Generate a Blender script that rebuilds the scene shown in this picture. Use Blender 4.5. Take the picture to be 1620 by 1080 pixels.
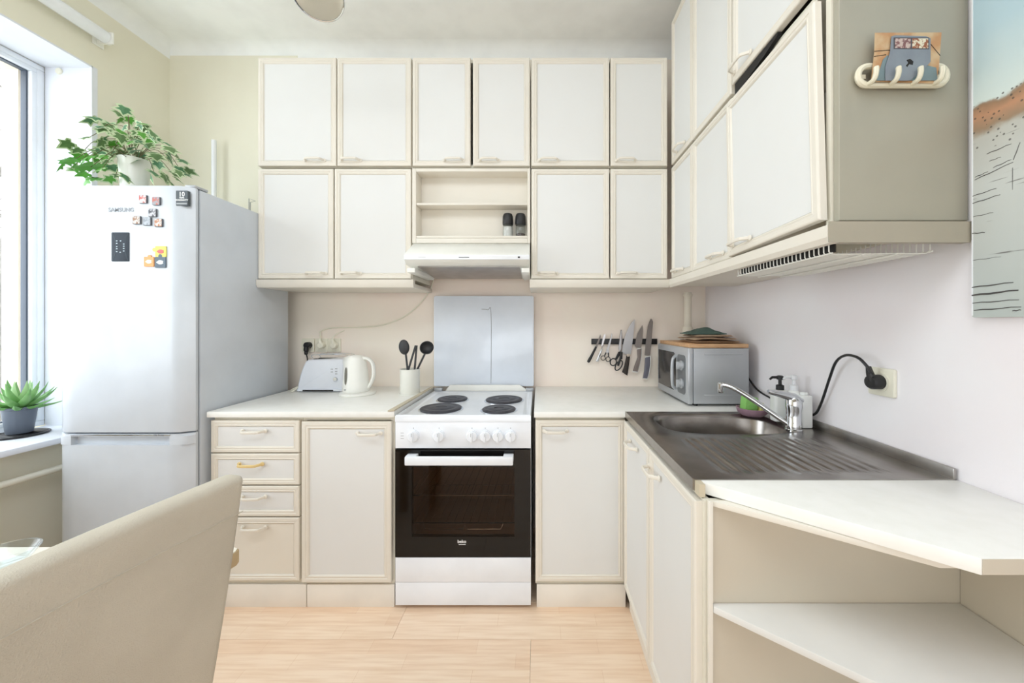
import bpy, bmesh, math, random
from mathutils import Vector, Matrix
random.seed(7)
PI = math.pi
for o in list(bpy.data.objects): bpy.data.objects.remove(o)
sc = bpy.context.scene
COL = sc.collection
# ---------------------------------------------------------------- camera, world, light, exposure
F, VX, VY, CH = 580.0, 852.0, 513.0, 1.243       # focal px, vanishing point px, camera height
cd = bpy.data.cameras.new('camera'); cam = bpy.data.objects.new('camera', cd); COL.objects.link(cam)
cam.location = (0, 0, CH); cam.rotation_euler = (PI/2, 0, 0)
cd.sensor_width = 36; cd.lens = 36*F/1620; cd.clip_start = .02
cd.shift_x = -(VX-810)/1620; cd.shift_y = -(540-VY)/1620
sc.camera = cam
w = bpy.data.worlds.new('sky'); sc.world = w; w.use_nodes = True
bg = w.node_tree.nodes['Background']
bg.inputs[0].default_value = (.915, .95, 1, 1); bg.inputs[1].default_value = 3.1
def area(name, loc, rot, sx, sy, power, color=(1, 1, 1), portal=False):
    l = bpy.data.lights.new(name, 'AREA'); l.shape = 'RECTANGLE'; l.size = sx; l.size_y = sy
    l.energy = power; l.color = color
    o = bpy.data.objects.new(name, l); COL.objects.link(o); o.location = loc; o.rotation_euler = rot
    if portal: l.cycles.is_portal = True
    return o
area('window_skylight', (-2.63, .95, 1.64), (0, -PI/2, 0), 1.85, 1.8, 1, portal=True)
area('rear_fill', (-.5, -2.1, 1.15), (PI/2, 0, 0), 2.6, 1.4, 16, (.88, .945, 1))  # unseen fill light added behind the camera
area('ceiling_fill', (-.55, .15, 2.9), (math.radians(12), 0, 0), 2.2, 1.5, 22, (.88, .945, 1))  # added soft fill below the ceiling, out of view, brightens worktops and floor
vs = sc.view_settings
sc.display_settings.display_device = 'sRGB'
vs.view_transform = 'Standard'; vs.look = 'None'; vs.gamma = 1; vs.use_curve_mapping = False
vs.exposure = .88
sc.cycles.max_bounces = 14; sc.cycles.diffuse_bounces = 8; sc.cycles.transparent_max_bounces = 12

# ---------------------------------------------------------------- helpers
def lin(c):
    return tuple((v/255/12.92 if v/255 <= .04045 else ((v/255+.055)/1.055)**2.4) for v in c)+(1,)
MATS = {}
def mat(name, rgb, rough=.5, metal=0, rgb2=None, scale=6, bump=0, bscale=60, stretch=None, trans=0, coat=0, spec=.5, thr=None):
    if name in MATS: return MATS[name]
    m = bpy.data.materials.new(name); m.use_nodes = True; nt = m.node_tree; N = nt.nodes; L = nt.links
    b = N['Principled BSDF']
    b.inputs['Base Color'].default_value = lin(rgb); b.inputs['Roughness'].default_value = rough
    b.inputs['Metallic'].default_value = metal; b.inputs['Transmission Weight'].default_value = trans
    b.inputs['Coat Weight'].default_value = coat; b.inputs['Specular IOR Level'].default_value = spec
    tc = N.new('ShaderNodeTexCoord'); mp = N.new('ShaderNodeMapping'); L.new(tc.outputs['Object'], mp.inputs[0])
    if stretch: mp.inputs['Scale'].default_value = stretch
    if rgb2 is None: rgb2 = tuple(max(0, v*.97) for v in rgb)
    n = N.new('ShaderNodeTexNoise'); n.inputs['Scale'].default_value = scale; n.inputs['Detail'].default_value = 5
    L.new(mp.outputs[0], n.inputs[0])
    r = N.new('ShaderNodeValToRGB'); r.color_ramp.elements[0].color = lin(rgb); r.color_ramp.elements[1].color = lin(rgb2)
    t = thr or (.38, .68)
    r.color_ramp.elements[0].position = t[0]; r.color_ramp.elements[1].position = t[1]
    L.new(n.outputs['Fac'], r.inputs[0]); L.new(r.outputs[0], b.inputs['Base Color'])
    if bump:
        n2 = N.new('ShaderNodeTexNoise'); n2.inputs['Scale'].default_value = bscale; L.new(mp.outputs[0], n2.inputs[0])
        bm_ = N.new('ShaderNodeBump'); bm_.inputs['Strength'].default_value = bump; bm_.inputs['Distance'].default_value = .002
        L.new(n2.outputs['Fac'], bm_.inputs['Height']); L.new(bm_.outputs[0], b.inputs['Normal'])
    MATS[name] = m; return m
def glass(name, tint=(250, 252, 252), gl=.12, rough=.02):
    if name in MATS: return MATS[name]
    m = bpy.data.materials.new(name); m.use_nodes = True; nt = m.node_tree; N = nt.nodes; L = nt.links
    N.remove(N['Principled BSDF']); out = N['Material Output']
    t = N.new('ShaderNodeBsdfTransparent'); t.inputs[0].default_value = lin(tint)
    g = N.new('ShaderNodeBsdfGlossy'); g.inputs['Roughness'].default_value = rough
    lw = N.new('ShaderNodeLayerWeight'); lw.inputs[0].default_value = .5; f = N.new('ShaderNodeMath'); f.operation = 'POWER'; f.inputs[1].default_value = 4.5; L.new(lw.outputs['Facing'], f.inputs[0])
    mu = N.new('ShaderNodeMath'); mu.operation = 'ADD'; mu.inputs[1].default_value = gl; mu.use_clamp = True
    mx = N.new('ShaderNodeMixShader'); L.new(f.outputs[0], mu.inputs[0]); L.new(mu.outputs[0], mx.inputs[0])
    L.new(t.outputs[0], mx.inputs[1]); L.new(g.outputs[0], mx.inputs[2]); L.new(mx.outputs[0], out.inputs[0])
    MATS[name] = m; return m

ORG = {}
def org(o): return ORG.get(o.name, Vector((0, 0, 0)))
def PX(x, d): return (x-VX)*d/F
def PZ(y, d): return CH-(y-VY)*d/F
def tag(o, label=None, cat=None, group=None, kind=None):
    if label: o['label'] = label
    if cat: o['category'] = cat
    if group: o['group'] = group
    if kind: o['kind'] = kind
    return o
def thing(name, loc, label, cat, group=None):
    o = bpy.data.objects.new(name, None); COL.objects.link(o); o.location = loc
    o.empty_display_size = .05
    ORG[o.name] = Vector(loc); return tag(o, label, cat, group)
def link(name, bm, m, parent=None, smooth=False, base=None):
    """bmesh in world coordinates -> object; origin is the thing's base"""
    if parent is not None: og = org(parent)
    elif base is not None: og = Vector(base)
    else: og = Vector((0, 0, 0))
    bmesh.ops.recalc_face_normals(bm, faces=bm.faces[:])
    bmesh.ops.translate(bm, verts=bm.verts[:], vec=-og)
    me = bpy.data.meshes.new(name); bm.to_mesh(me); bm.free()
    for mm in (m if isinstance(m, (list, tuple)) else [m]): me.materials.append(mm)
    if smooth:
        for p in me.polygons: p.use_smooth = True
        try: me.set_sharp_from_angle(angle=math.radians(38))
        except Exception: pass
    o = bpy.data.objects.new(name, me); COL.objects.link(o)
    if parent is not None: o.parent = parent; ORG[o.name] = og
    else: o.location = og; ORG[o.name] = og
    return o
def B(bm, x0, x1, y0, y1, z0, z1, bev=0, seg=2, M=None):
    t = bmesh.new(); bmesh.ops.create_cube(t, size=1)
    for v in t.verts:
        v.co = Vector(((x0+x1)/2+v.co.x*(x1-x0), (y0+y1)/2+v.co.y*(y1-y0), (z0+z1)/2+v.co.z*(z1-z0)))
    if bev: bmesh.ops.bevel(t, geom=t.edges[:]+t.verts[:], offset=bev, segments=seg, affect='EDGES', profile=.5)
    if M: bmesh.ops.transform(t, matrix=M, verts=t.verts[:])
    merge(bm, t)
def merge(bm, t):
    mp = {v: bm.verts.new(v.co) for v in t.verts}
    for f in t.faces:
        try: g = bm.faces.new([mp[v] for v in f.verts]); g.material_index = f.material_index
        except ValueError: pass
    t.free()
def box(name, x0, x1, y0, y1, z0, z1, m, parent=None, bev=0, seg=2, M=None, base=None):
    bm = bmesh.new(); B(bm, x0, x1, y0, y1, z0, z1, bev, seg, M)
    return link(name, bm, m, parent, smooth=bev > 0, base=base)
def catmull(pts, n=6):
    pts = [Vector(p) for p in pts]
    if len(pts) < 3: return pts
    P = [pts[0]*2-pts[1]]+pts+[pts[-1]*2-pts[-2]]; out = []
    for i in range(1, len(P)-2):
        for k in range(n):
            t = k/n; a, b, c, d = P[i-1:i+3]
            out.append(.5*((2*b)+(c-a)*t+(2*a-5*b+4*c-d)*t*t+(3*b-a-3*c+d)*t**3))
    out.append(pts[-1]); return out
def T(bm, pts, r, n=8, closed=False, flat=1.0, up=None):
    """tube; r float or list"""
    pts = [Vector(p) for p in pts]; m = len(pts); rr = r if isinstance(r, (list, tuple)) else [r]*m
    rings = []; prev = None
    for i, p in enumerate(pts):
        if closed: t = pts[(i+1) % m]-pts[(i-1) % m]
        else: t = pts[min(i+1, m-1)]-pts[max(i-1, 0)]
        if t.length < 1e-9: t = Vector((0, 0, 1))
        t.normalize()
        if prev is None:
            a = Vector(up) if up else (Vector((0, 0, 1)) if abs(t.z) < .9 else Vector((1, 0, 0)))
        else: a = prev
        a = (a-t*a.dot(t));
        if a.length < 1e-6: a = t.orthogonal()
        a.normalize(); b = t.cross(a); prev = a
        rings.append([bm.verts.new(p+(a*math.cos(2*PI*k/n)+b*math.sin(2*PI*k/n)*flat)*rr[i]) for k in range(n)])
    q = m if closed else m-1
    for i in range(q):
        A, C = rings[i], rings[(i+1) % m]
        for k in range(n): bm.faces.new((A[k], A[(k+1) % n], C[(k+1) % n], C[k]))
    if not closed: bm.faces.new(rings[0][::-1]); bm.faces.new(rings[-1])
def tube(name, pts, r, m, parent=None, n=8, closed=False, smooth_path=True, base=None, flat=1.0, up=None):
    bm = bmesh.new(); T(bm, catmull(pts) if smooth_path and not closed else pts, r, n, closed, flat, up)
    return link(name, bm, m, parent, True, base)
def LA(bm, c, prof, n=32, M=None, sx=1, sy=1):
    """lathe about z at c; prof = [(r, z)]"""
    c = Vector(c); rings = []
    for r, z in prof:
        if r < 1e-6: rings.append([bm.verts.new(c+Vector((0, 0, z)))])
        else: rings.append([bm.verts.new(c+Vector((r*sx*math.cos(2*PI*k/n), r*sy*math.sin(2*PI*k/n), z))) for k in range(n)])
    for A, C in zip(rings, rings[1:]):
        for k in range(n):
            a = A[k % len(A)], A[(k+1) % n % len(A)]; b = C[k % len(C)], C[(k+1) % n % len(C)]
            vs_ = []
            for v in (a[0], a[1], b[1], b[0]):
                if v not in vs_: vs_.append(v)
            if len(vs_) > 2: bm.faces.new(vs_)
    for R in (rings[0], rings[-1]):
        if len(R) > 2:
            try: bm.faces.new(R)
            except ValueError: pass
    if M is not None: bmesh.ops.transform(bm, matrix=M, verts=bm.verts[:])
def lathe(name, c, prof, m, parent=None, n=32, M=None, base=None, sx=1, sy=1):
    bm = bmesh.new(); LA(bm, c, prof, n, M, sx, sy); return link(name, bm, m, parent, True, base)
def disc_y(bm, x, y0, y1, z, r, n=24, bev=0):
    """cylinder along Y"""
    t = bmesh.new(); pr = [(r, 0), (r, (y1-y0)-bev), (r-bev, y1-y0)] if bev else [(r, 0), (r, y1-y0)]
    LA(t, (0, 0, 0), pr, n)
    # z axis -> -Y : place start at y1 so that bevel faces -Y
    M = Matrix.Translation((x, y1, z)) @ Matrix.Rotation(PI/2, 4, 'X')
    bmesh.ops.transform(t, matrix=M, verts=t.verts[:]); merge(bm, t)
def PR(bm, pts, f0, f1, bev=0, axis='Y', seg=2):
    """extrude 2D polygon. axis Y: pts=(x,z), between y=f0..f1; Z: (x,y); X: (y,z)"""
    t = bmesh.new()
    def mk(p, f): return (p[0], f, p[1]) if axis == 'Y' else ((p[0], p[1], f) if axis == 'Z' else (f, p[0], p[1]))
    a = [t.verts.new(mk(p, f0)) for p in pts]; b = [t.verts.new(mk(p, f1)) for p in pts]; n = len(pts)
    t.faces.new(a[::-1]); t.faces.new(b)
    for i in range(n): t.faces.new((a[i], a[(i+1) % n], b[(i+1) % n], b[i]))
    if bev:
        bmesh.ops.recalc_face_normals(t, faces=t.faces[:])
        es = [e for e in t.edges if (e.verts[0] in a) == (e.verts[1] in a)]
        bmesh.ops.bevel(t, geom=es, offset=bev, segments=seg, affect='EDGES', profile=.5)
    merge(bm, t)
def prism(name, pts, f0, f1, m, parent=None, bev=0, axis='Y', base=None, smooth=None):
    bm = bmesh.new(); PR(bm, pts, f0, f1, bev, axis)
    return link(name, bm, m, parent, bev > 0 if smooth is None else smooth, base)
def rrect(x0, x1, y0, y1, r, n=6):
    out = []
    for cx, cy, a in ((x1-r, y1-r, 0), (x0+r, y1-r, 90), (x0+r, y0+r, 180), (x1-r, y0+r, 270)):
        for k in range(n+1):
            t = math.radians(a+90*k/n); out.append((cx+r*math.cos(t), cy+r*math.sin(t)))
    return out
def text(name, s, size, loc, m, parent, rot=(PI/2, 0, 0), ext=.0003, bold=0):
    cu = bpy.data.curves.new(name, 'FONT'); cu.body = s; cu.size = size; cu.extrude = ext; cu.align_x = 'CENTER'; cu.align_y = 'CENTER'
    cu.offset = bold; cu.resolution_u = 3
    o = bpy.data.objects.new(name, cu); COL.objects.link(o)
    bpy.context.view_layer.update()
    dg = bpy.context.evaluated_depsgraph_get()
    me = bpy.data.meshes.new_from_object(o.evaluated_get(dg)); bpy.data.objects.remove(o)
    me.materials.clear(); me.materials.append(m)
    q = bpy.data.objects.new(name, me); COL.objects.link(q); q.parent = parent
    q.location = Vector(loc)-org(parent); q.rotation_euler = rot; return q

# ---------------------------------------------------------------- materials
CREAM = mat('cream_lacquer', (227, 222, 211), .42, rgb2=(224, 218, 206), scale=3)
PANEL = mat('white_door_panel', (225, 226, 225), .45, rgb2=(222, 222, 220), scale=2)
BODYM = mat('cabinet_carcass', (225, 221, 207), .5)
WHITE = mat('white_enamel', (240, 243, 247), .25, coat=.3)
FRW = mat('white_fridge_steel', (200, 206, 213), .3, coat=.2)
COUNT = mat('counter_laminate', (242, 242, 238), .3, rgb2=(238, 238, 233), scale=25)
COUNTE = mat('beige_edge_band', (205, 194, 170), .5)
SHELFW = mat('white_melamine', (224, 224, 221), .4)
BEIGE = mat('beige_melamine', (202, 193, 176), .5, rgb2=(197, 188, 171), scale=3)
WALLC = mat('cream_wall_paint', (232, 229, 212), .85, rgb2=(228, 224, 206), scale=2.5, bump=.12)
WALLB = mat('stained_back_wall_paint', (244, 236, 224), .85, rgb2=(243, 229, 219), scale=3, bump=.12)
WALLR = mat('white_wall_paint', (236, 234, 237), .85, rgb2=(235, 229, 232), scale=3, bump=.15)
CEIL = mat('ceiling_paint', (245, 247, 247), .9)
REVW = mat('white_reveal_plaster', (226, 229, 236), .7)
PVC = mat('white_window_frame', (238, 242, 248), .3)
GASK = mat('grey_gasket', (70, 80, 95), .5)
STEEL = mat('brushed_steel', (176, 172, 168), .3, 1, rgb2=(158, 153, 148), scale=14, bump=.1, bscale=40)
STEELB = mat('sink_steel', (168, 163, 158), .27, 1, rgb2=(140, 134, 129), scale=9, bump=.15, bscale=30)
CHROME = mat('chrome', (215, 218, 222), .08, 1)
SILVER = mat('silver_paint', (180, 183, 187), .42, .45)
BLACK = mat('black_plastic', (24, 24, 26), .4)
DARK = mat('dark_gap', (35, 32, 30), .8)
BURN = mat('cast_iron_hotplate', (78, 78, 84), .5, .3, rgb2=(60, 60, 66), scale=30)
OVENB = mat('black_oven_glass', (7, 6, 6), .07, spec=.4)
CERAM = mat('white_ceramic', (238, 238, 230), .25, coat=.4)
KETT = mat('cream_white_plastic', (240, 240, 234), .3)
GREYM = mat('grey_marks', (135, 138, 142), .5)
WOODB = mat('bamboo_board', (205, 165, 125), .5, rgb2=(188, 145, 105), scale=8, stretch=(2, 12, 12))
CHAIRF = mat('beige_chair_fabric', (194, 187, 172), .9, rgb2=(186, 179, 164), scale=8, bump=.5, bscale=450)
TABM = mat('table_cream_top', (236, 230, 214), .35)
TABE = mat('table_wood_edge', (196, 172, 132), .5)
LEGW = mat('beech_wood', (196, 160, 118), .5, rgb2=(180, 140, 100), scale=6, stretch=(8, 8, 1))
YHAND = mat('yellowed_handle_plastic', (226, 200, 140), .4)
OUTL = mat('ivory_outlet_plastic', (234, 231, 214), .35)
PIPEP = mat('painted_pipe', (233, 226, 210), .5)

# ---------------------------------------------------------------- setting
XL, XR, YB, YN, ZC = -2.25, 1.02, 2.24, -2.2, 2.93
XO = -2.64
tag(box('wall_back', XO, XR+.15, YB, YB+.15, -.1, ZC+.1, WALLB), kind='structure')
tag(box('wall_right', XR, XR+.15, YN-.15, YB, -.1, ZC+.1, WALLR), kind='structure')
wn = bmesh.new()
B(wn, XO, XR, YN-.15, YN, -.1, ZC+.1)
tag(link('wall_near', wn, mat('taupe_wall_paint', (176, 168, 156), .85)), kind='structure')
WY0, WY1, WZ0, WZ1 = .05, 1.849, .735, 2.54
bm = bmesh.new()
B(bm, XO, XL, YN, YB, -.1, WZ0-.03); B(bm, XO, XL, YN, YB, WZ1, ZC+.1)
B(bm, XO, XL, YN, WY0, WZ0-.03, WZ1); B(bm, XO, XL, WY1, YB, WZ0-.03, WZ1)
tag(link('wall_left', bm, WALLC), kind='structure')
tag(box('ceiling', XO, XR+.15, YN-.15, YB+.15, ZC, ZC+.12, CEIL), kind='structure')
# upper back wall strip in yellow cream (left of the cabinets)
tag(box('trim_1', XL, -1.47, YB-.004, YB, 1.44, ZC, WALLC), kind='structure')
# coved cornice
bm = bmesh.new(); r = .07
cv = [(YB, ZC), (YB-r, ZC)]+[(YB-r+r*math.sin(a), ZC-r+r*math.cos(a)) for a in [PI/12*k for k in range(1, 6)]]+[(YB, ZC-r)]
PR(bm, cv, XL, XR, axis='X')
cv = [(XL, ZC), (XL+r, ZC)]+[(XL+r-r*math.sin(a), ZC-r+r*math.cos(a)) for a in [PI/12*k for k in range(1, 6)]]+[(XL, ZC-r)]
PR(bm, cv, YN, YB, axis='Y')
tag(link('trim_2', bm, CEIL, smooth=True), kind='structure')
# white plaster reveal lining
bm = bmesh.new()
B(bm, -2.484, XL+.002, WY1-.004, WY1+.02, WZ0, WZ1+.004); B(bm, -2.484, XL+.002, WY0, WY1, WZ1-.004, WZ1+.004)
B(bm, -2.484, XL+.002, WY0-.02, WY0+.004, WZ0, WZ1+.004)
tag(link('trim_3', bm, REVW), kind='structure')
bm = bmesh.new()
EXT = mat('exterior_render', (225, 212, 192), .9, bump=.3)
B(bm, XO-.002, -2.56, WY1-.045, WY1+.001, WZ0, WZ1); B(bm, XO-.002, -2.56, WY0, WY1, WZ1-.04, WZ1+.001)
tag(link('trim_4', bm, EXT), kind='structure')
# window: frame, sash, mullion, glass
win = tag(thing('window_1', (-2.52, WY1, WZ0), None, None), kind='structure')
def ringx(bm, x0, x1, y0, y1, z0, z1, t, bev=.004):
    B(bm, x0, x1, y0, y1, z0, z0+t, bev); B(bm, x0, x1, y0, y1, z1-t, z1, bev)
    B(bm, x0, x1, y0, y0+t, z0+t, z1-t, bev); B(bm, x0, x1, y1-t, y1, z0+t, z1-t, bev)
bm = bmesh.new(); ringx(bm, -2.555, -2.486, WY0, WY1-.002, WZ0+.002, WZ1-.004, .026)
B(bm, -2.555, -2.486, .93, .98, WZ0+.02, WZ1-.02, .004)
link('window_frame', bm, PVC, win, True)
for a, b_ in ((WY0+.024, .934), (.976, WY1-.026)):
    bm = bmesh.new(); ringx(bm, -2.548, -2.492, a, b_, WZ0+.026, WZ1-.028, .020)
    s = link('sash', bm, PVC, win, True)
    bm = bmesh.new(); ringx(bm, -2.540, -2.512, a+.020, b_-.020, WZ0+.045, WZ1-.047, .006, .001)
    link('gasket', bm, GASK, s)
    box('pane', -2.529, -2.525, a+.02, b_-.02, WZ0+.05, WZ1-.052, glass('window_glass', gl=.03), s)
bm = bmesh.new(); disc_y(bm, -2.41, WY1-.012, WY1-.004, 2.515, .016, 16, .003)
o = link('sensor_cap', bm, OUTL, base=(-2.41, WY1, 2.515), smooth=True); tag(o, 'tiny round white cap fixed in upper corner of window reveal', 'cap')
sill = box('window_sill', -2.485, -2.15, WY0-.04, WY1+.002, WZ0-.028, WZ0, REVW, bev=.006); tag(sill, kind='structure')
# roof lamps none ; outside
tag(box('ground', -30, XO-.3, -10, 40, -3.1, -3, mat('pale_winter_ground', (225, 225, 220), .95, rgb2=(205, 206, 198), scale=1)), kind='structure')
BARK = mat('grey_bark', (120, 115, 108), .9, rgb2=(95, 92, 86), scale=12)
def tree(x, y, h, seed, label):
    rnd = random.Random(seed); t = thing('bare_tree', (x, y, -3), label, 'tree', 'bare trees outside the window')
    tr = bmesh.new(); br = bmesh.new()
    P = [Vector((x, y, -3))]
    for k in range(6): P.append(P[-1]+Vector((rnd.uniform(-.15, .15), rnd.uniform(-.15, .15), h/6)))
    T(tr, P, [.18-.024*k for k in range(7)], 8)
    def grow(p, d, L, r, lev):
        q = [p]; dd = d.copy()
        for k in range(3):
            dd = (dd+Vector((rnd.uniform(-.3, .3), rnd.uniform(-.3, .3), rnd.uniform(-.1, .25)))).normalized(); q.append(q[-1]+dd*L/3)
        T(br, q, [r, r*.85, r*.7, r*.5], 4)
        if lev > 0:
            for k in range(4):
                e = q[rnd.choice((1, 2, 3))]; nd = (dd+Vector((rnd.uniform(-.9, .9), rnd.uniform(-.9, .9), rnd.uniform(-.5, .7)))).normalized()
                grow(e, nd, L*.66, r*.55, lev-1)
    for k in range(12):
        a = k*2.4; p = P[2+k % 5]; grow(p, Vector((math.cos(a), math.sin(a), .5)).normalized(), h*.32, .06, 3)
    link('trunk', tr, BARK, t, True); o = link('branches', br, BARK, t, True); o['kind'] = 'stuff'
tree(-7.4, 5.1, 7.5, 3, 'bare grey tree seen through the window, trunk nearest the glass')
tree(-15.5, 13.5, 9, 5, 'bare grey tree farther away beyond the window glass')

# floor: laminate planks
flo = tag(box('floor', XO, XR+.15, YN-.15, YB, -.05, -.009, DARK), kind='structure')
def floor_mat():
    m = bpy.data.materials.new('laminate_plank'); m.use_nodes = True; nt = m.node_tree; N = nt.nodes; L = nt.links; b = N['Principled BSDF']
    tc = N.new('ShaderNodeTexCoord')
    br = N.new('ShaderNodeTexBrick'); br.offset = .37; br.inputs['Scale'].default_value = 1
    br.inputs['Brick Width'].default_value = .41; br.inputs['Row Height'].default_value = .064; br.inputs['Mortar Size'].default_value = .0006
    br.inputs['Color1'].default_value = lin((244, 222, 198)); br.inputs['Color2'].default_value = lin((237, 208, 180)); br.inputs['Mortar'].default_value = lin((226, 195, 165))
    L.new(tc.outputs['Object'], br.inputs[0])
    mp = N.new('ShaderNodeMapping'); mp.inputs['Scale'].default_value = (1.5, 22, 1); L.new(tc.outputs['Object'], mp.inputs[0])
    n = N.new('ShaderNodeTexNoise'); n.inputs['Scale'].default_value = 3; n.inputs['Detail'].default_value = 6; L.new(mp.outputs[0], n.inputs[0])
    mx = N.new('ShaderNodeMix'); mx.data_type = 'RGBA'; mx.blend_type = 'MULTIPLY'; mx.inputs[0].default_value = .55
    r = N.new('ShaderNodeValToRGB'); r.color_ramp.elements[0].color = (1, 1, 1, 1); r.color_ramp.elements[1].color = lin((225, 205, 185))
    r.color_ramp.elements[0].position = .4; r.color_ramp.elements[1].position = .75
    L.new(n.outputs['Fac'], r.inputs[0]); L.new(br.outputs['Color'], mx.inputs[6]); L.new(r.outputs[0], mx.inputs[7])
    L.new(mx.outputs[2], b.inputs['Base Color']); b.inputs['Roughness'].default_value = .33
    return m
FLM = floor_mat(); rnd = random.Random(1)
pw, pl = .192, 1.285; y = YN; row = 0; full = None
while y < YB-.01:
    y1 = min(y+pw, YB); x = XL-[.15, .62, .35, .9][row % 4]
    while x < XR:
        x0, x1 = max(x, XL), min(x+pl, XR)
        if x1-x0 > .02:
            if full and abs(x1-x0-pl) < 1e-4 and abs(y1-y-pw) < 1e-4:
                o = bpy.data.objects.new('plank', full); COL.objects.link(o); o.parent = flo; o.location = (x0, y, 0)
            else:
                bm = bmesh.new(); B(bm, .0004, x1-x0-.0004, .0004, y1-y-.0004, -.008, 0, .0005, 1)
                o = link('plank', bm, FLM, flo); o.location = (x0, y, 0)
                if abs(x1-x0-pl) < 1e-4: full = o.data
        x += pl
    y = y1; row += 1

# ---------------------------------------------------------------- cabinet builders
def W(face, u, d, z, front):      # map (u, depth, z)
    return Vector((u, front+d, z)) if face == 'Y' else Vector((front+d, u, z))
def frame_loops(bm, face, front, u0, u1, z0, z1, loops, cap=True):
    rings = []
    for ins, d in loops:
        rings.append([bm.verts.new(W(face, u, d, z, front)) for u, z in ((u0+ins, z0+ins), (u1-ins, z0+ins), (u1-ins, z1-ins), (u0+ins, z1-ins))])
    for A, C in zip(rings, rings[1:]):
        for k in range(4): bm.faces.new((A[k], A[(k+1) % 4], C[(k+1) % 4], C[k]))
    if cap: bm.faces.new(rings[0]); bm.faces.new(rings[-1])
def door(parent, name, face, front, u0, u1, z0, z1, handle=None, hm=None, edge=.030, pm=None, M=None, th=.02):
    bm = bmesh.new()
    frame_loops(bm, face, front, u0, u1, z0, z1, [(0, th), (0, .004), (.0015, .0012), (.005, 0), (edge*.5, 0), (edge*.56, .0018), (edge*.66, .0018), (edge*.78, .0005), (edge*.88, .002), (edge, .0075)])
    if M: bmesh.ops.transform(bm, matrix=M, verts=bm.verts[:])
    d = link(name, bm, CREAM, parent)
    bm = bmesh.new(); e = edge+.0002
    a = W(face, u0+e, .0062, z0+e, front); b = W(face, u1-e, .0085, z1-e, front)
    B(bm, min(a.x, b.x), max(a.x, b.x), min(a.y, b.y), max(a.y, b.y), a.z, b.z)
    if M: bmesh.ops.transform(bm, matrix=M, verts=bm.verts[:])
    link('panel', bm, pm or PANEL, d)
    if handle:
        hu, hz = handle; bm = bmesh.new(); L = .10
        P = [W(face, hu+a*L/2, dd, hz, front) for a, dd in ((-1, .003), (-.93, -.008), (-.72, -.026), (-.5, -.029), (.5, -.029), (.72, -.026), (.93, -.008), (1, .003))]
        T(bm, P, .0062, 8, flat=.7, up=(0, 0, 1))
        for s in (-1, 1):
            c = W(face, hu+s*L/2, 0, hz, front); t = bmesh.new(); LA(t, (0, 0, 0), [(.009, 0), (.009, .003), (.006, .005)], 12)
            R = Matrix.Rotation(PI/2, 4, 'X') if face == 'Y' else Matrix.Rotation(-PI/2, 4, 'Y')
            bmesh.ops.transform(t, matrix=Matrix.Translation(c) @ R, verts=t.verts[:]); merge(bm, t)
        if M: bmesh.ops.transform(bm, matrix=M, verts=bm.verts[:])
        h = link('handle', bm, hm or CREAM, d, True)
        if hm: h['label'] = 'yellowed handle'
    return d
def carcass(parent, x0, x1, y0, y1, z0, z1, m=BODYM, top=True, t=.016, name='body', mid=None, openf='Y', bottom=True):
    bm = bmesh.new()
    if openf == 'Y':
        B(bm, x0, x0+t, y0, y1, z0, z1); B(bm, x1-t, x1, y0, y1, z0, z1); B(bm, x0+t, x1-t, y1-t, y1, z0, z1)
        B(bm, x0+t, x1-t, y0, y1-t, z0, z0+t)
        if top: B(bm, x0+t, x1-t, y0, y1-t, z1-t, z1)
    else:
        B(bm, x0, x1, y0, y0+t, z0, z1); B(bm, x0, x1, y1-t, y1, z0, z1); B(bm, x1-t, x1, y0+t, y1-t, z0, z1)
        if bottom: B(bm, x0, x1-t, y0+t, y1-t, z0, z0+t)
        if top: B(bm, x0, x1-t, y0+t, y1-t, z1-t, z1)
    return link(name, bm, m, parent)

# ---- upper cabinets on back wall (door fronts at Y=1.90)
UF = 1.90; ub = UF+.0215
zt0, zt1, zl0, zl1 = 2.063, 2.628, 1.478, 2.052
def ucab(x0, x1, z0, z1, doors, label):
    t = thing('wall_cabinet', ((x0+x1)/2, YB-.01, z0), label, 'cabinet', 'wall cabinets on the back wall')
    carcass(t, x0, x1, ub, YB-.012, z0, z1)
    for a, b_, hx in doors:
        door(t, 'door', 'Y', UF, a, b_, z0+.002, z1-.002, (hx, z0+.03))
def hx(p): return PX(p, UF)
def ux(p): return PX(p, UF)
ucab(-1.4555, ux(651), zt0, zt1, [(-1.455, ux(531.5), hx(498)), (ux(533), ux(650), hx(555))], 'cream two-door wall cabinet in top row at far left, above the pair beside the hood')
ucab(ux(651.5), ux(839), zt0, zt1, [(ux(652.5), ux(744), hx(718)), (ux(748), ux(838), hx(774))], 'narrow two-door cream wall cabinet directly above the open niche and hood')
ucab(ux(840), ux(1057), zt0, zt1, [(ux(841), ux(964), hx(868)), (ux(966), ux(1056), hx(990))], 'cream two-door wall cabinet in top row at right, next to the inside corner')
ucab(-1.4555, ux(651), zl0, zl1, [(-1.455, ux(527), hx(500)), (ux(529), ux(650), hx(555))], 'cream two-door wall cabinet in lower row between fridge and hood')
ucab(ux(840), ux(1057), zl0, zl1, [(ux(841), ux(964), hx(866)), (ux(966), ux(1056), hx(992))], 'cream two-door wall cabinet in lower row right of the hood, above the knives')
# pelmets
def pelmet(x0, x1, label):
    prism('pelmet', [(UF-.012, 1.447), (UF-.004, 1.434), (UF+.02, 1.434), (UF+.32, 1.434), (UF+.32, 1.455), (UF+.02, 1.455), (UF+.02, 1.475), (UF-.012, 1.475)], x0, x1, CREAM, axis='X', bev=.0015, base=(x0, UF, 1.434))
    o = COL.objects[-1]; return tag(o, label, 'pelmet')
pelmet(-1.4555, ux(655), 'cream pelmet strip under the wall cabinet beside the fridge')
pelmet(ux(838), ux(1058), 'cream pelmet strip under the back wall cabinet above the knives')
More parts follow.
